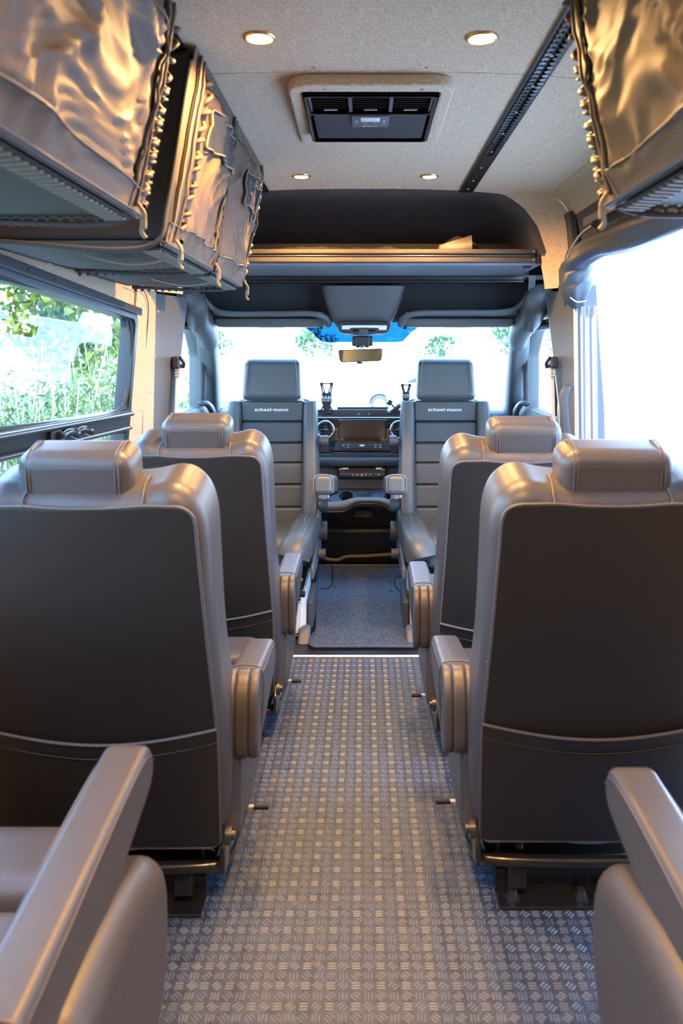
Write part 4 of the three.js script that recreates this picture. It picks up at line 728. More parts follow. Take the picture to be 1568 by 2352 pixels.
// ================================================================ CAB SEATS (turned to face the rear)
function cabSeat(label, x, z, arm, off) {                     // arm side: 1 = towards +x
  const t = thing('cab_seat', label, 'seat', [x, 0, z]);
  const edges = [0.968, 0.862, 0.757, 0.660, 0.554, 0.445, 0.340], tilt = (y) => (y - 0.34) * -0.10;
  for (let i = 0; i < 6; i++) {
    const a = edges[i], b = edges[i + 1], h = a - b, w = i ? 0.306 : 0.312;
    const g = rbox(w, h - 0.0015, 0.10, 0.010, 0, 0, 0, 4), p = g.attributes.position;
    for (let k = 0; k < p.count; k++) { const q = p.getX(k) / (w / 2), r = p.getY(k) / (h / 2); if (p.getZ(k) > 0) p.setZ(k, p.getZ(k) + 0.010 * (1 - r * r * r * r) - 0.012 * (1 - q * q) * (i < 3 ? 1 : 0.6)); p.setX(k, p.getX(k) * (1 + 0.02 * (i - 3) * 0.3)); }
    g.computeVertexNormals();
    const m = mk('backrest_section', [toCreasedNormals(g.translate(0, (a + b) / 2, tilt((a + b) / 2)), 0.8)], M.cabPerf, t);
    if (!i) mk('lettering', [text('scheel·mann', 0.0155, 1.28, 0.001).translate(-0.004, a - 0.045, tilt(a) + 0.062)], M.print, m);
  }
  for (const s of [-1, 1]) {
    const rings = [[0.955, 0.030, 0.05, 0.186], [0.962, 0.033, 0.055, 0.186], [0.90, 0.036, 0.062, 0.188], [0.75, 0.038, 0.07, 0.19], [0.60, 0.042, 0.085, 0.193], [0.48, 0.047, 0.095, 0.195], [0.38, 0.046, 0.09, 0.192], [0.335, 0.036, 0.07, 0.185], [0.325, 0.02, 0.04, 0.182]];
    mk('side_bolster', [loft(rings.slice().reverse().map(([y, rx, rz, cx]) => ring(V(s * cx, y, tilt(y) + 0.02 + (0.96 - y) * 0.05), V(0, 0, 1), V(1, 0, 0), rz, rx, 3.4, 28)), 1.0)], M.cabLeather, t);
    mk('bolster_seam', [tube(rings.slice(1, 8).map(([y, rx, rz, cx]) => [s * (cx + rx * 0.55), y, tilt(y) + 0.02 + (0.96 - y) * 0.05 + rz * 0.97]), 0.0015, 40, 5)], M.stitch, t);
  }
  // headrest
  const hb = extr(rpoly([[-0.146, 0.970, 0.03], [0.146, 0.970, 0.03], [0.136, 1.176, 0.035], [-0.136, 1.176, 0.035]]), 0.12, 0.03, 5, 8);
  { const p = hb.attributes.position; for (let i = 0; i < p.count; i++) p.setZ(i, p.getZ(i) + 0.02 * Math.pow(p.getX(i) / 0.14, 2) - 0.06 * Math.pow(Math.max(0, p.getY(i) - 1.06) / 0.1, 2) * 0.5); hb.computeVertexNormals(); }
  const hd = mk('headrest', [toCreasedNormals(hb.translate(0, 0, -0.035), 0.8)], M.cabLeather, t);
  mk('headrest_seam', [-1, 1].map((s) => tube([[s * 0.130, 1.0, 0.034], [s * 0.125, 1.08, 0.036], [s * 0.118, 1.15, 0.022], [s * 0.115, 1.17, 0.0]], 0.0018, 20, 5)), M.stitch, hd);
  mk('headrest_post', [-1, 1].map((s) => cyl(0.007, 0.007, 0.08, 10, 'y', s * 0.07, 0.965, -0.04)), M.chrome, t);
  mk('backrest_shell', [extr(rpoly([[-0.205, 0.32, 0.04], [0.205, 0.32, 0.04], [0.195, 0.955, 0.05], [-0.195, 0.955, 0.05]]), 0.06, 0.02, 4).rotateX(-0.1).translate(0, 0.02, -0.03)], M.plastic, t);
  // seat cushion with a centre and two bolsters
  mk('seat_cushion', [fwd(extr(rpoly([[-0.62, 0.30, 0.03], [0.02, 0.28, 0.03], [0.02, 0.37, 0.05], [-0.3, 0.39, 0.1], [-0.60, 0.425, 0.05]]), 0.30, 0.03, 4))], M.cabPerf, t);
  for (const s of [-1, 1]) mk('cushion_bolster', [sweep([V(s * 0.18, 0.36, 0.0), V(s * 0.185, 0.37, 0.15), V(s * 0.185, 0.385, 0.40), V(s * 0.18, 0.385, 0.57), V(s * 0.165, 0.365, 0.64), V(s * 0.16, 0.345, 0.65)], () => [0.062, 0.068, 3], V(0, 1, 0), 26, 20)], M.cabLeather, t);
  mk('cushion_stitch', [tube([[arm * 0.19, 0.40, 0.62], [arm * 0.19, 0.455, 0.40], [arm * 0.19, 0.44, 0.15]], 0.0016, 24, 5)], M.stitch, t);
  // armrest towards the gap between the seats
  const A = arm * off, ar = mk('armrest', [rbox(0.082, 0.084, 0.60, 0.022, 0, 0, -0.30, 5).rotateX(-0.16).translate(A, 0.660, 0.665)], M.cabLeather, t);
  mk('armrest_seam', [tube([[A - 0.040, 0.625, 0.655], [A - 0.038, 0.69, 0.655], [A - 0.022, 0.699, 0.655], [A + 0.022, 0.699, 0.655], [A + 0.038, 0.69, 0.655], [A + 0.040, 0.625, 0.655]], 0.0018, 40, 5)], M.stitch, ar);
  mk('armrest_adjuster', [rbox(0.045, 0.024, 0.12, 0.005, A, 0.610, 0.58), cyl(0.013, 0.013, 0.02, 16, 'z', A, 0.612, 0.645)], M.silver, ar);
  mk('armrest_pivot', [cyl(0.04, 0.04, 0.04, 20, 'x', arm * 0.24, 0.575, 0.08)], M.plastic, ar);
  // adjusters on the side of the seat
  const hex = (y, zz, r) => mk('adjuster_knob', [cyl(r, r, 0.034, 8, 'x', arm * 0.262, y, zz), cyl(r * 0.7, r * 0.7, 0.02, 16, 'x', arm * 0.244, y, zz)], M.plastic, t);
  hex(0.47, 0.10, 0.034); hex(0.36, 0.16, 0.044); hex(0.77, 0.02, 0.028); hex(0.285, 0.3, 0.022);
  mk('side_plate', [fwd(extr(rpoly([[-0.58, 0.24, 0.02], [0.0, 0.22, 0.03], [0.03, 0.42, 0.05], [-0.12, 0.46, 0.05], [-0.30, 0.33, 0.06], [-0.58, 0.30, 0.02]]), 0.014, 0.004, 2)).translate(arm * 0.236, 0, 0)], M.greyPlastic, t);
  // swivel hardware and the painted steel seat box
  mk('swivel_plate', [rbox(0.40, 0.012, 0.50, 0.004, 0, 0.205, 0.36), rbox(0.38, 0.07, 0.012, 0.003, 0, 0.24, 0.5), rbox(0.44, 0.02, 0.03, 0.004, -0.01, 0.196, 0.62)], M.blackMetal, t);
  mk('swivel_latch', [tube([[arm * 0.16, 0.275, 0.60], [arm * 0.135, 0.25, 0.62], [arm * 0.14, 0.222, 0.62], [arm * 0.17, 0.215, 0.62]], 0.007, 20, 8), cyl(0.009, 0.009, 0.05, 12, 'x', arm * 0.175, 0.255, 0.61)], M.chrome, t);
  mk('latch_button', [new THREE.SphereGeometry(0.009, 12, 8).translate(arm * 0.15, 0.217, 0.632)], M.red, t);
  const bx = mk('seat_box', [rbox(0.40, 0.185, 0.40, 0.008, 0, 0.095, 0.38), rbox(0.085, 0.16, 0.012, 0.004, arm * 0.15, 0.10, 0.585), rbox(0.2, 0.12, 0.01, 0.03, -arm * 0.06, 0.09, 0.584), rbox(0.008, 0.185, 0.36, 0.003, arm * 0.202, 0.095, 0.38)], M.white, t);
  for (const [a, b] of [[0.183, 0.165], [0.16, 0.12], [0.16, 0.075]]) mk('box_hole', [cyl(0.006, 0.006, 0.004, 12, 'z', arm * a, b, 0.592)], M.black, bx);
  mk('foot_cover', [fwd(extr(rpoly([[-0.65, 0, 0.004], [-0.58, 0, 0.004], [-0.58, 0.05, 0.01], [-0.61, 0.05, 0.01]]), 0.05, 0.006)).translate(arm * 0.135, 0, 0), fwd(extr(rpoly([[-0.66, 0, 0.004], [-0.55, 0, 0.004], [-0.55, 0.05, 0.02], [-0.60, 0.05, 0.02]]), 0.05, 0.012)).translate(arm * 0.205, 0, 0)], M.greyPlastic, t);
  mk('side_cover', [rbox(0.025, 0.12, 0.30, 0.01, arm * 0.222, 0.065, 0.34)], M.plastic, t);
}
cabSeat('swivelled cab seat with ribbed backrest facing the rear, left of the dashboard screen', -0.456, -3.89, 1, 0.288);
cabSeat('swivelled cab seat with ribbed backrest facing the rear, right of the dashboard screen', 0.404, -3.89, -1, 0.270);

// ================================================================ DASHBOARD AND CAB FLOOR
{
  const D = 4.36, t = thing('dashboard', 'dark dashboard with a wide screen, round air vents, climate panel and cup holders', 'dashboard');
  const S = D / F, px = (x) => (x - 836) * S, py = (y) => 1.195 - (y - 815) * S;
  mk('dash_body', [
    fwd(extr(rpoly([[4.42, 0.60, 0.03], [4.40, 0.86, 0.03], [4.46, 0.885, 0.03], [5.02, 0.80, 0.02], [5.02, 0.30, 0.02], [4.62, 0.30, 0.03], [4.50, 0.5, 0.05]]), 1.70, 0.02, 3)),
    rbox(0.52, 0.13, 0.10, 0.02, px(827), 0.555, -4.42),
  ], M.plastic, t);
  // upper equipment rail with its name plate
  const rail = mk('upper_rail', [rbox(px(920) - px(727) + 0.06, 0.030, 0.022, 0.004, px(824), py(948), -D + 0.05), rbox(px(920) - px(727) + 0.06, 0.006, 0.03, 0.002, px(824), py(940.5), -D + 0.045)], M.bronze, t);
  for (let k = 0; k < 9; k++) mk('rail_hole', [cyl(0.004, 0.004, 0.004, 10, 'z', px(732 + k * 23), py(949), -D + 0.0605)], k === 4 || k === 5 ? M.silver : M.black, rail);
  const plate = mk('name_plate', [rbox(px(890) - px(775), 0.022, 0.008, 0.003, px(832), py(938.5), -D + 0.02), rbox(0.02, 0.012, 0.01, 0.002, px(784), py(937), -D + 0.024), rbox(0.02, 0.012, 0.01, 0.002, px(880), py(937), -D + 0.024)], M.darkPlastic, rail);
  mk('maker_mark', [...[0, 1, 2, 3, 4].map((k) => box(0.0036, 0.005, 0.0006, px(817.5) + k * 0.0048, py(940.8), -D + 0.0262)), new THREE.CylinderGeometry(0.006, 0.006, 0.0006, 3).rotateX(PI / 2).translate(px(813.5), py(940.8), -D + 0.0262), box(0.019, 0.0022, 0.0006, px(832), py(941.2), -D + 0.0262), box(0.018, 0.0022, 0.0006, px(840.5), py(941.2), -D + 0.0262), ...[-1, 1].map((k) => box(0.0022, 0.011, 0.0006).rotateZ(k * 0.9).translate(px(847), py(940.6), -D + 0.0262))], M.print, plate);
  // glossy fascia with the screen
  mk('fascia', [extr(rpoly([[px(728), py(958), 0.01], [px(733), py(1022), 0.02], [px(770), py(1012), 0.01], [px(785), py(1016), 0.01], [px(880), py(1016), 0.01], [px(895), py(1012), 0.01], [px(930), py(1022), 0.02], [px(935), py(958), 0.01]]), 0.03, 0.006).translate(0, 0, -D + 0.02)], M.gloss, t);
  const scr = mk('screen_bezel', [rbox(px(886) - px(777), py(962) - py(1006), 0.02, 0.006, px(831.5), py(984), -D + 0.04)], M.gloss, t);
  mk('screen', [rbox(px(882.5) - px(780.5), py(966.5) - py(1002), 0.003, 0.001, px(831.5), py(984.2), -D + 0.0505)], M.screen, scr);
  for (const x of [786, 878]) mk('screen_clip', [rbox(0.012, 0.005, 0.006, 0.001, px(x), py(1006), -D + 0.05)], M.brass, scr);
  for (const x of [748, 915]) {
    const v = mk('air_vent', [new THREE.TorusGeometry(0.046, 0.006, 10, 40).translate(px(x), py(985), -D + 0.05)], M.chrome, t);
    mk('vent_barrel', [new THREE.TorusGeometry(0.037, 0.005, 10, 36).translate(px(x), py(985), -D + 0.046), cyl(0.044, 0.044, 0.01, 32, 'z', px(x), py(985), -D + 0.036)], M.gloss, v);
    mk('vent_blade', [rbox(0.07, 0.004, 0.008, 0.001, px(x), py(985), -D + 0.05), rbox(0.004, 0.07, 0.008, 0.001, px(x), py(985), -D + 0.048), ...[-1, 1].map((k) => rbox(0.056, 0.003, 0.008, 0.001, px(x), py(985) + k * 0.018, -D + 0.048))], M.satin, v);
    mk('vent_hub', [new THREE.SphereGeometry(0.011, 16, 10).scale(1.4, 0.8, 0.6).translate(px(x), py(985), -D + 0.054)], M.satin, v);
  }
  for (const x of [771, 893]) mk('vent_spoke', [rbox(0.022, 0.006, 0.006, 0.002, px(x), py(985), -D + 0.038)], M.brass, t);
  // button strip and shelf
  const bp = mk('button_panel', [extr(rpoly([[px(770), py(1012), 0.01], [px(895), py(1012), 0.01], [px(900), py(1034), 0.01], [px(765), py(1034), 0.01]]), 0.02, 0.004).translate(0, 0, -D + 0.03), rbox(px(880) - px(785), 0.026, 0.012, 0.004, px(832), py(1023), -D + 0.042)], M.plastic, t);
  mk('wheel_switch', [rbox(0.032, 0.016, 0.012, 0.007, px(831), py(1022), -D + 0.049)], M.silver, bp);
  mk('button_icons', [[789, 1020], [800, 1020], [800, 1026], [862, 1020], [873, 1020], [862, 1026], [873, 1026]].map(([x, y]) => box(0.010, 0.0035, 0.001, px(x), py(y), -D + 0.0485)), M.print, bp);
  mk('phone_tray', [rbox(px(925) - px(736), 0.006, 0.06, 0.002, px(830), py(1037), -D + 0.03), rbox(px(925) - px(736), 0.02, 0.01, 0.003, px(830), py(1032), -D + 0.005)], M.gloss, t);
  mk('side_block', [rbox(0.05, 0.05, 0.03, 0.006, px(746), py(1027), -D + 0.05), rbox(0.05, 0.05, 0.03, 0.006, px(914), py(1027), -D + 0.05)], M.darkPlastic, t);
  const lr = mk('lower_rail', [rbox(px(920) - px(735) + 0.04, 0.026, 0.02, 0.004, px(826), py(1044), -D + 0.06)], M.bronze, t);
  for (let k = 0; k < 9; k++) mk('rail_hole', [cyl(0.004, 0.004, 0.004, 10, 'z', px(745 + k * 19.2), py(1043), -D + 0.069)], M.black, lr);
  mk('knee_pad', [sweep([V(px(728), py(1057), -D + 0.04), V(px(780), py(1057), -D + 0.055), V(px(880), py(1057), -D + 0.055), V(px(932), py(1057), -D + 0.04)], () => [0.04, 0.026, 3.5], V(0, 1, 0), 20, 16, false)], M.plastic, t);
  // climate panel
  const cp = mk('climate_panel', [extr(rpoly([[px(775), py(1066), 0.012], [px(886), py(1066), 0.012], [px(884), py(1091), 0.012], [px(778), py(1091), 0.012]]), 0.05, 0.008).rotateX(-0.12).translate(0, -0.062, -D + 0.055 + 0.0)], M.gloss, t);
  cp.geometry.translate(0, 0.062 - 0.005, 0.066);
  const cz = -D + 0.083;
  for (const x of [794, 869]) mk('roller_switch', [cyl(0.009, 0.009, 0.032, 14, 'x', px(x), py(1071.5), cz)], M.silver, cp);
  mk('climate_keys', [rbox(px(883) - px(779), 0.020, 0.010, 0.004, px(831), py(1085), cz + 0.002)], M.satin, cp);
  mk('key_icons', [...[[811, 1085], [821, 1085], [840, 1085], [850, 1085], [869, 1085]].map(([x, y]) => box(0.011, 0.005, 0.001, px(x), py(y), cz + 0.0075)), new THREE.CylinderGeometry(0.009, 0.009, 0.001, 3).rotateX(PI / 2).translate(px(831), py(1085.5), cz + 0.0075)], M.print, cp);
  mk('climate_display', [rbox(0.05, 0.016, 0.002, 0.001, px(831), py(1073), cz + 0.004)], M.screen, cp);
  mk('mid_panel', [sheet(16, 6, (u, v) => [lerp(px(726), px(934), u), lerp(py(1118), py(1062), v), -D + lerp(0.06, 0.02, v)], 0.02)], M.plastic, t);
  // cup holder tray with a wavy front edge
  const wave = (x) => { const k = (x - 826) / 100; return py(1160) + (py(1141) - py(1160)) * Math.exp(-Math.pow((x - 845) / 42, 4)); };
  const cupTop = py(1118) - 0.0;
  const shape = new THREE.Shape(); shape.moveTo(px(722), 0.02); shape.lineTo(px(935), 0.02); shape.lineTo(px(935), 0.16); shape.lineTo(px(722), 0.16); shape.closePath();
  for (const x of [770, 796, 868, 896]) { const h = new THREE.Path(); h.absellipse(px(x), 0.09, 0.036, 0.046, 0, 2 * PI, true); shape.holes.push(h); }
  mk('cup_tray', [extr(shape, 0.02, 0.004).rotateX(-PI / 2).rotateX(0.42).translate(0, cupTop - 0.075, -D + 0.20)], M.plastic, t);
  mk('tray_front', [sheet(50, 8, (u, v) => { const x = lerp(722, 936, u), top = lerp(py(1138), py(1128), Math.exp(-Math.pow((x - 845) / 50, 4))); return [px(x), lerp(wave(x), top, v), -D + 0.185 + 0.018 * Math.sin(v * PI)]; }, 0.02)], M.greyPlastic, t);
  mk('tray_edge', [tube(Array.from({ length: 40 }, (_, i) => { const x = lerp(724, 934, i / 39); return V(px(x), wave(x), -D + 0.19); }), 0.003, 80, 6)], M.satin, t);
  for (const x of [770, 796, 868, 896]) { const g = new THREE.CylinderGeometry(0.036, 0.031, 0.07, 28, 1, true).scale(1, 1, 1.25).rotateX(0.42).translate(px(x), cupTop - 0.062, -D + 0.11); const m = mk('cup_holder', [g], M.darkPlastic, t); m.material = M.darkPlastic; }
  // dark lower console with sockets, and the toe board
  mk('lower_console', [fwd(extr(rpoly([[4.36, 0.26, 0.02], [4.30, 0.37, 0.02], [4.36, 0.44, 0.02], [4.7, 0.44, 0.02], [4.7, 0.0, 0.01], [4.48, 0.0, 0.02]]), 0.60, 0.012)).translate(px(828), 0, 0)], M.black, t);
  const so = mk('socket_panel', [extr(rpoly([[px(810), py(1185), 0.01], [px(816), py(1168), 0.01], [px(850), py(1168), 0.01], [px(857), py(1185), 0.01]]), 0.02, 0.004).translate(0, 0, -4.325)], M.darkPlastic, t);
  mk('socket', [rbox(0.036, 0.02, 0.006, 0.003, px(823), py(1175.5), -4.314)], M.plastic, so);
  mk('socket_cap', [cyl(0.020, 0.020, 0.008, 20, 'z', px(842), py(1175.5), -4.312)], M.plastic, so);
  mk('console_badge', [rbox(0.03, 0.005, 0.002, 0.0008, px(832), py(1218.5), -4.345)], M.satin, t);
  mk('toe_board', [sheet(16, 6, (u, v) => { const x = lerp(734, 926, u); return [px(x), lerp(0.045, 0.22, v), -lerp(4.50, 4.335, v) + 0.03 * Math.cos(u * PI - PI / 2)]; }, 0.02)], M.darkPlastic, t);
  mk('toe_strip', [sweep([[728, 1275, 4.42], [748, 1283, 4.42], [775, 1286, 4.42], [792, 1279, 4.44], [840, 1277, 4.44], [926, 1271, 4.42]].map((p) => at(...p)).map((p) => p.setY(Math.max(0.03, p.y))), () => [0.006, 0.009, 3], V(0, 1, 0), 40, 12)], M.greyPlastic, t);
}
{ // phone holders clamped to the upper rail
  const holder = (label, x, y, sc, ball, armTo) => {
    const D = 4.24, t = thing('phone_holder', label, 'phone holder'), c = at(x, y, D), u = 0.95 * sc * D / F;   // u: metres per pixel of the outline
    const P = (a, b, z = 0) => V(c.x + a * u, c.y - b * u, c.z + z);
    mk('holder_plate', [extr(rpoly([[-6, -16, 2], [-3, -12, 2], [3, -12, 2], [6, -16, 2], [12, -10, 3], [13, 8, 4], [9, 20, 3], [8, 30, 3], [-8, 30, 3], [-9, 20, 3], [-13, 8, 4], [-12, -10, 3]].map(([a, b, r]) => [a * u, -b * u, r * u])), 0.012, 0.003).translate(c.x, c.y, c.z)], M.darkPlastic, t);
    for (const s of [-1, 1]) {
      const arm = mk('holder_arm', [bar(P(s * 9, -10), P(s * 14, -33), 0.004), bar(P(s * 4, -12), P(s * 11, -33), 0.0035), bar(P(s * 9, 20), P(s * 13, 31), 0.0045)], M.darkPlastic, t);
      mk('arm_knob', [cyl(0.009, 0.009, 0.024, 14, 'z', P(s * 12, -34).x, P(0, -34).y, c.z + 0.008), cyl(0.009, 0.009, 0.02, 14, 'z', P(s * 13, 31).x, P(0, 31).y, c.z + 0.008)], M.black, arm);
    }
    mk('holder_bridge', [bar(P(-12, -34.5), P(12, -34.5), 0.0035)], M.darkPlastic, t);
    mk('holder_badge', [cyl(0.026 * sc, 0.026 * sc, 0.004, 24, 'z', c.x, P(0, 2).y, c.z + 0.007)], M.black, t);
    mk('lettering', [text('RAM', 0.019 * sc, 1.1).translate(c.x, P(0, -1).y, c.z + 0.0095), text('MOUNTS', 0.007 * sc, 1.2).translate(c.x, P(0, 6.5).y, c.z + 0.0095)], M.print, t);
    const b = at(...ball, D + 0.03);
    mk('ball_base', [cyl(0.018, 0.022, 0.03, 20, 'z', b.x, b.y, b.z), new THREE.SphereGeometry(0.016, 16, 12).translate(b.x, b.y, b.z + 0.02)], M.satin, t);
    if (armTo) {
      const e = at(...armTo, D - 0.01), k = e.clone().sub(b);
      mk('ball_arm', [sweep([b.clone().add(V(0, 0, 0.02)), b.clone().lerp(e, 0.5).add(V(0, 0, 0.02)), e.clone().add(V(0, 0, 0.01))], () => [0.013, 0.017, 3], V(0, 0, 1), 12, 14)], M.plastic, t);
      const kn = b.clone().lerp(e, 0.42).add(V(-0.03, 0.035, 0.02));
      mk('clamp_knob', [rbox(0.03, 0.024, 0.018, 0.004).rotateZ(0.9).translate(kn.x, kn.y, kn.z), bar(kn, b.clone().lerp(e, 0.45).add(V(0, 0, 0.02)), 0.005)], M.darkPlastic, t);
    } else mk('ball_arm', [bar(b.clone().add(V(0, 0, 0.015)), P(0, 26, -0.004), 0.012)], M.plastic, t);
  };
  holder('black x-shaped phone holder on a ball mount, left of the dashboard screen', 750, 914, 1, [756, 946]);
  holder('black x-shaped phone holder on a jointed arm, partly behind the right cab seat', 932, 908, 0.72, [897, 947], [921, 928]);
}
{ // floor mat in the gap between the cab seats
  const t = thing('floor_mat', 'blue-grey woven rubber floor mat between the cab seats', 'floor mat', [0, 0, 0]);
  const ol = [[-0.222, 3.185, 0.02], [0.226, 3.185, 0.02], [0.226, 3.30, 0.01], [0.212, 3.34, 0.01], [0.222, 4.0, 0.03], [0.235, 4.42, 0.02], [-0.26, 4.42, 0.02], [-0.24, 4.0, 0.03], [-0.205, 3.36, 0.01], [-0.222, 3.30, 0.01]];
  const sh = rpoly(ol), flat = (g) => { const p = g.attributes.position; for (let i = 0; i < p.count; i++) p.setXYZ(i, p.getX(i), 0.004 + p.getZ(i), -p.getY(i)); return g; };
  let g = flat(extr(sh, 0.008, 0.002, 2)); g.computeVertexNormals();
  mk('mat_sheet', [toCreasedNormals(g, 0.5)], M.mat, t);
  mk('mat_border', [tube(sh.getSpacedPoints(120).map((p) => V(p.x, 0.009, -p.y)), 0.006, 240, 6, true)], M.rubber, t);
  for (const [x, y] of [[769, 1332], [769, 1352], [898, 1322], [896, 1340], [899, 1362]]) { const d = 1.195 * F / (y - 815), q = at(x, y, d); mk('mat_stud', [new THREE.SphereGeometry(0.007, 12, 8).scale(1, 0.6, 1).translate(q.x, 0.009, -d)], M.black, t); }
  const rib = (pts) => tube(pts.map(([x, y]) => { const d = 1.195 * F / (y - 815), q = at(x, y, d); return V(q.x, 0.010, -d); }), 0.005, 40, 6);
  mk('mat_rib', [rib([[762, 1300], [763, 1330], [760, 1350], [750, 1357], [738, 1356]]), rib([[938, 1328], [915, 1328], [907, 1336], [908, 1350], [918, 1361], [938, 1365]])], M.black, t);
}

// ================================================================ OUTSIDE
struct('ground', [box(90, 0.1, 120, 0, -0.715, -45)], M.asphalt);
struct('ground_001', [sheet(20, 30, (u, v) => [lerp(-2.15, -14, u), -0.655 + u * 0.35 + 0.04 * N(u * 9, v * 12, 2), lerp(2, -30, v)], -0.05)], M.grass);
const leafGeo = (l, w) => { const g = new THREE.BufferGeometry(); g.setAttribute('position', new THREE.Float32BufferAttribute([0, 0, 0, -w / 2, l * 0.4, w * 0.25, 0, l * 0.42, 0, w / 2, l * 0.4, w * 0.25, 0, l, -l * 0.12], 3)); g.setIndex([0, 2, 1, 0, 3, 2, 1, 2, 4, 2, 3, 4]); g.computeVertexNormals(); return g; };
const leafA = leafGeo(0.085, 0.02), leafB = leafGeo(0.06, 0.034), leafC = leafGeo(0.22, 0.14);
const Q = new THREE.Quaternion(), E = new THREE.Euler(), MX = new THREE.Matrix4(), C = new THREE.Color();
function leaves(parent, geo, places, tint) {
  const m = new THREE.InstancedMesh(geo, M.leaf, places.length);
  m.name = 'foliage'; m.userData.kind = 'stuff'; m.castShadow = m.receiveShadow = true;
  places.forEach(([x, y, z, sc], i) => { E.set(rr(-1.3, 1.3), rr(0, 2 * PI), rr(-1.3, 1.3)); Q.setFromEuler(E); MX.compose(V(x, y, z), Q, V(sc, sc, sc)); m.setMatrixAt(i, MX); const k = rr(0.6, 1.5), w = rr(0, 1); m.setColorAt(i, C.setRGB(tint[0] * k * (1 + w * 0.9), tint[1] * k * (1 + 0.3 * w), tint[2] * k)); });
  parent.add(m);
}
function shrub(label, x, z, h, r, n, tint, dry = 0.4) {
  const t = thing('hedge_shrub', label, 'shrub', [x, -0.665, z], 'shrubs of the hedge beside the van'), pl = [], st = [];
  for (let k = 0; k < n; k++) {
    const a = rr(0, 2 * PI), q = Math.sqrt(rnd()) * r, bx = q * Math.cos(a), bz = q * Math.sin(a), H0 = h * (1 - 0.35 * q / r) * rr(0.7, 1.08), lx = rr(-0.25, 0.25), lz = rr(-0.25, 0.25);
    if (k % 3 === 0) st.push(tube([[bx * 0.7, 0, bz * 0.7], [bx + lx * 0.5, H0 * 0.5, bz + lz * 0.5], [bx + lx * 1.2, H0, bz + lz * 1.2]], 0.006, 6, 4));
    for (let j = 0; j < 34; j++) { const v = Math.pow(rnd(), 0.7), w = 0.10; pl.push([bx + lx * v + rr(-w, w), H0 * v, bz + lz * v + rr(-w, w), rr(0.7, 1.4)]); }
  }
  leaves(t, leafA, pl, tint);
  mk('stems', st, M.twig, t).userData.kind = 'stuff';
}
shrub('leafy green shrub close to the left side window, lower rear part of the hedge', -2.9, -5.2, 1.75, 0.75, 110, [1, 1, 1]);
shrub('green shrub with dry stalks in the middle of the hedge outside the side window', -3.1, -6.8, 2.0, 0.85, 120, [1.1, 1, 0.9]);
shrub('tall shrub of lance-shaped leaves rising above its neighbours in the hedge', -3.2, -8.5, 2.25, 0.8, 120, [1.1, 1.05, 0.8]);
shrub('yellowish shrub near the front edge of the left side window', -3.4, -10.2, 2.1, 0.9, 110, [1.6, 1.2, 0.7]);
shrub('far yellow-green shrub seen at the front corner of the left side window', -3.6, -12.2, 2.4, 1.0, 110, [1.9, 1.3, 0.7]);
shrub('shrub at the far end of the hedge, outside the left cab window', -4.2, -14.6, 2.2, 1.1, 90, [1.5, 1.2, 0.8]);
shrub('low shrub at the near end of the hedge, below the rear of the side window', -2.7, -3.7, 1.45, 0.7, 90, [0.9, 1, 0.9]);
function tree(label, x, z, h, r, n, tint, geo = leafC, group) {
  const t = thing('tree', label, 'tree', [x, -0.665, z], group), pl = [];
  mk('trunk', [sweep([V(0, -0.05, 0), V(0.1, h * 0.4, 0.05), V(0, h * 0.75, 0)], (k) => [lerp(0.16, 0.05, k), lerp(0.16, 0.05, k), 2], V(0, 0, 1), 12, 10, false), bar(V(0.06, h * 0.45, 0), V(r * 0.6, h * 0.75, 0.3), 0.04), bar(V(0.06, h * 0.5, 0), V(-r * 0.6, h * 0.8, -0.3), 0.04)], M.twig, t);
  const cl = Array.from({ length: 26 }, () => { const a = rr(0, 2 * PI), q = Math.sqrt(rnd()) * r * 0.8; return [q * Math.cos(a), h * rr(0.45, 0.92), q * Math.sin(a), rr(0.3, 0.5) * r]; });
  for (let k = 0; k < n; k++) { const [cx, cy, cz, cr] = cl[k % 26], th = rr(0, 2 * PI), u = rr(-1, 1), w = Math.sqrt(1 - u * u), q = cr * Math.cbrt(rnd()); pl.push([cx + q * w * Math.cos(th), cy + q * u * 0.8, cz + q * w * Math.sin(th), rr(0.7, 1.3)]); }
  leaves(t, geo, pl, tint);
}
tree('dark green tree behind the hedge, at the upper left of the side window', -6.3, -9.0, 4.4, 1.6, 3600, [0.8, 0.75, 0.8]);
tree('yellow-green tree behind the hedge, at the front corner of the side window', -6.2, -16.5, 4.0, 2.0, 3200, [2.2, 1.4, 0.7]);
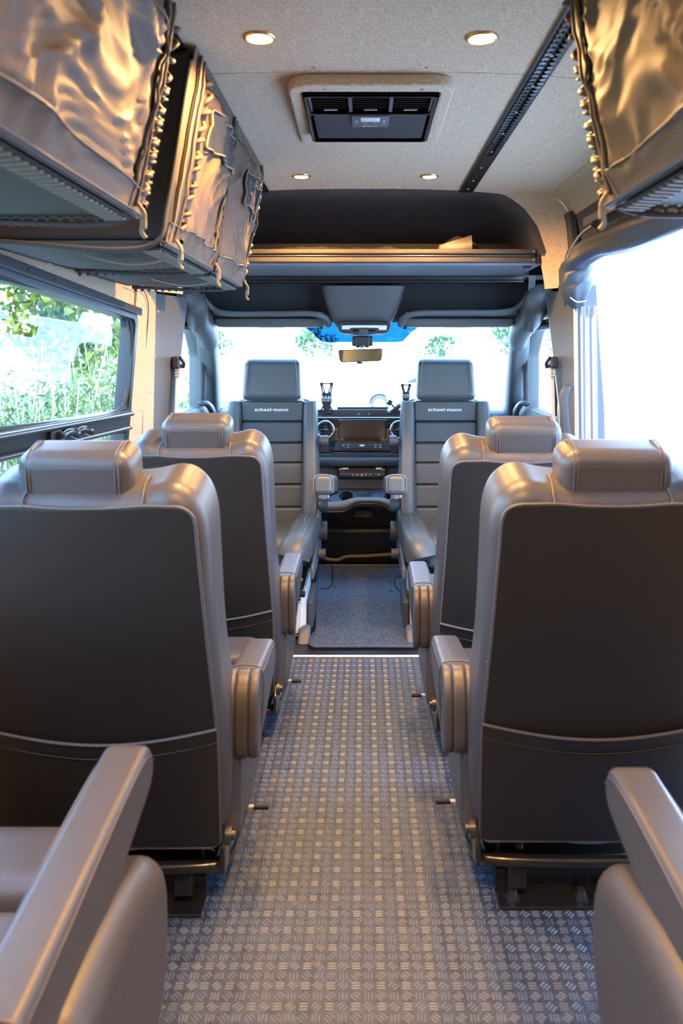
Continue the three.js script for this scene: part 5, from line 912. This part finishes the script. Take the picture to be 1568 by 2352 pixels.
for (const [x, z, h, label] of [[-17, -55, 4.4, 'distant tree beyond the car park, at the left end of the windshield'], [-11.2, -57, 4.0, 'distant tree beyond the car park, left of the mirror'], [-4, -60, 3.8, 'distant tree beyond the car park, behind the left cab seat'], [10.5, -56, 4.3, 'distant tree beyond the car park, right of the mirror'], [14.5, -55, 4.6, 'distant tree beyond the car park, at the right end of the windshield'], [6, -62, 3.6, 'distant tree beyond the car park, just right of the mirror stem']])
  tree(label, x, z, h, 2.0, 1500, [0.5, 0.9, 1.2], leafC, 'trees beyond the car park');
{ // pale car parked ahead, side on
  const t = thing('car', 'pale parked car ahead of the van, seen through the windshield', 'car', [1.0, -0.665, -25.4]);
  const body = rpoly([[-1.6, 0.22, 0.1], [3.1, 0.22, 0.1], [3.15, 0.75, 0.15], [2.7, 0.95, 0.1], [2.3, 1.42, 0.25], [0.9, 1.48, 0.3], [0.05, 0.98, 0.2], [-1.35, 0.84, 0.3], [-1.65, 0.6, 0.15]]);
  for (const x of [-0.52, 2.1]) { const p = new THREE.Path(); p.absarc(x, 0.30, 0.34, 0, 2 * PI, true); body.holes.push(p); }
  mk('car_body', [extr(body, 1.65, 0.06, 3)], M.carWhite, t);
  mk('car_window', [extr(rpoly([[0.25, 0.98, 0.05], [2.3, 0.98, 0.05], [2.1, 1.36, 0.1], [1.0, 1.38, 0.1]]), 1.67, 0.01)], M.gloss, t);
  for (const x of [-0.52, 2.1]) for (const z of [-0.7, 0.74]) {
    const w = mk('wheel', [new THREE.TorusGeometry(0.225, 0.075, 14, 40).scale(1, 1, 1.3).translate(x, 0.30, z)], M.tyre, t);
    mk('rim', [cyl(0.195, 0.195, 0.12, 32, 'z', x, 0.30, z + 0.02), ...[0, 1, 2, 3, 4].map((k) => cyl(0.028, 0.028, 0.13, 10, 'z', x + 0.11 * Math.cos(k * 1.257), 0.30 + 0.11 * Math.sin(k * 1.257), z + 0.02))], M.silver, w);
  }
}
{ // pale kerb and utility cabinet seen through the door
  const k = tag(mk('kerb', [rbox(0.3, 0.14, 26, 0.03, -2.0, -0.60, -18)], M.white), 'pale kerb along the foot of the hedge', 'kerb');
  const c = thing('utility_cabinet', 'small pale utility cabinet standing outside beyond the open side door', 'cabinet', [9.2, -0.665, -29.5]);
  mk('cabinet_body', [rbox(0.42, 1.95, 0.4, 0.03, 0, 0.97, 0)], M.white, c);
  mk('cabinet_door', [rbox(0.34, 1.4, 0.02, 0.01, 0, 1.05, 0.205)], M.asphalt, c);
}
renderer.render(scene, camera);
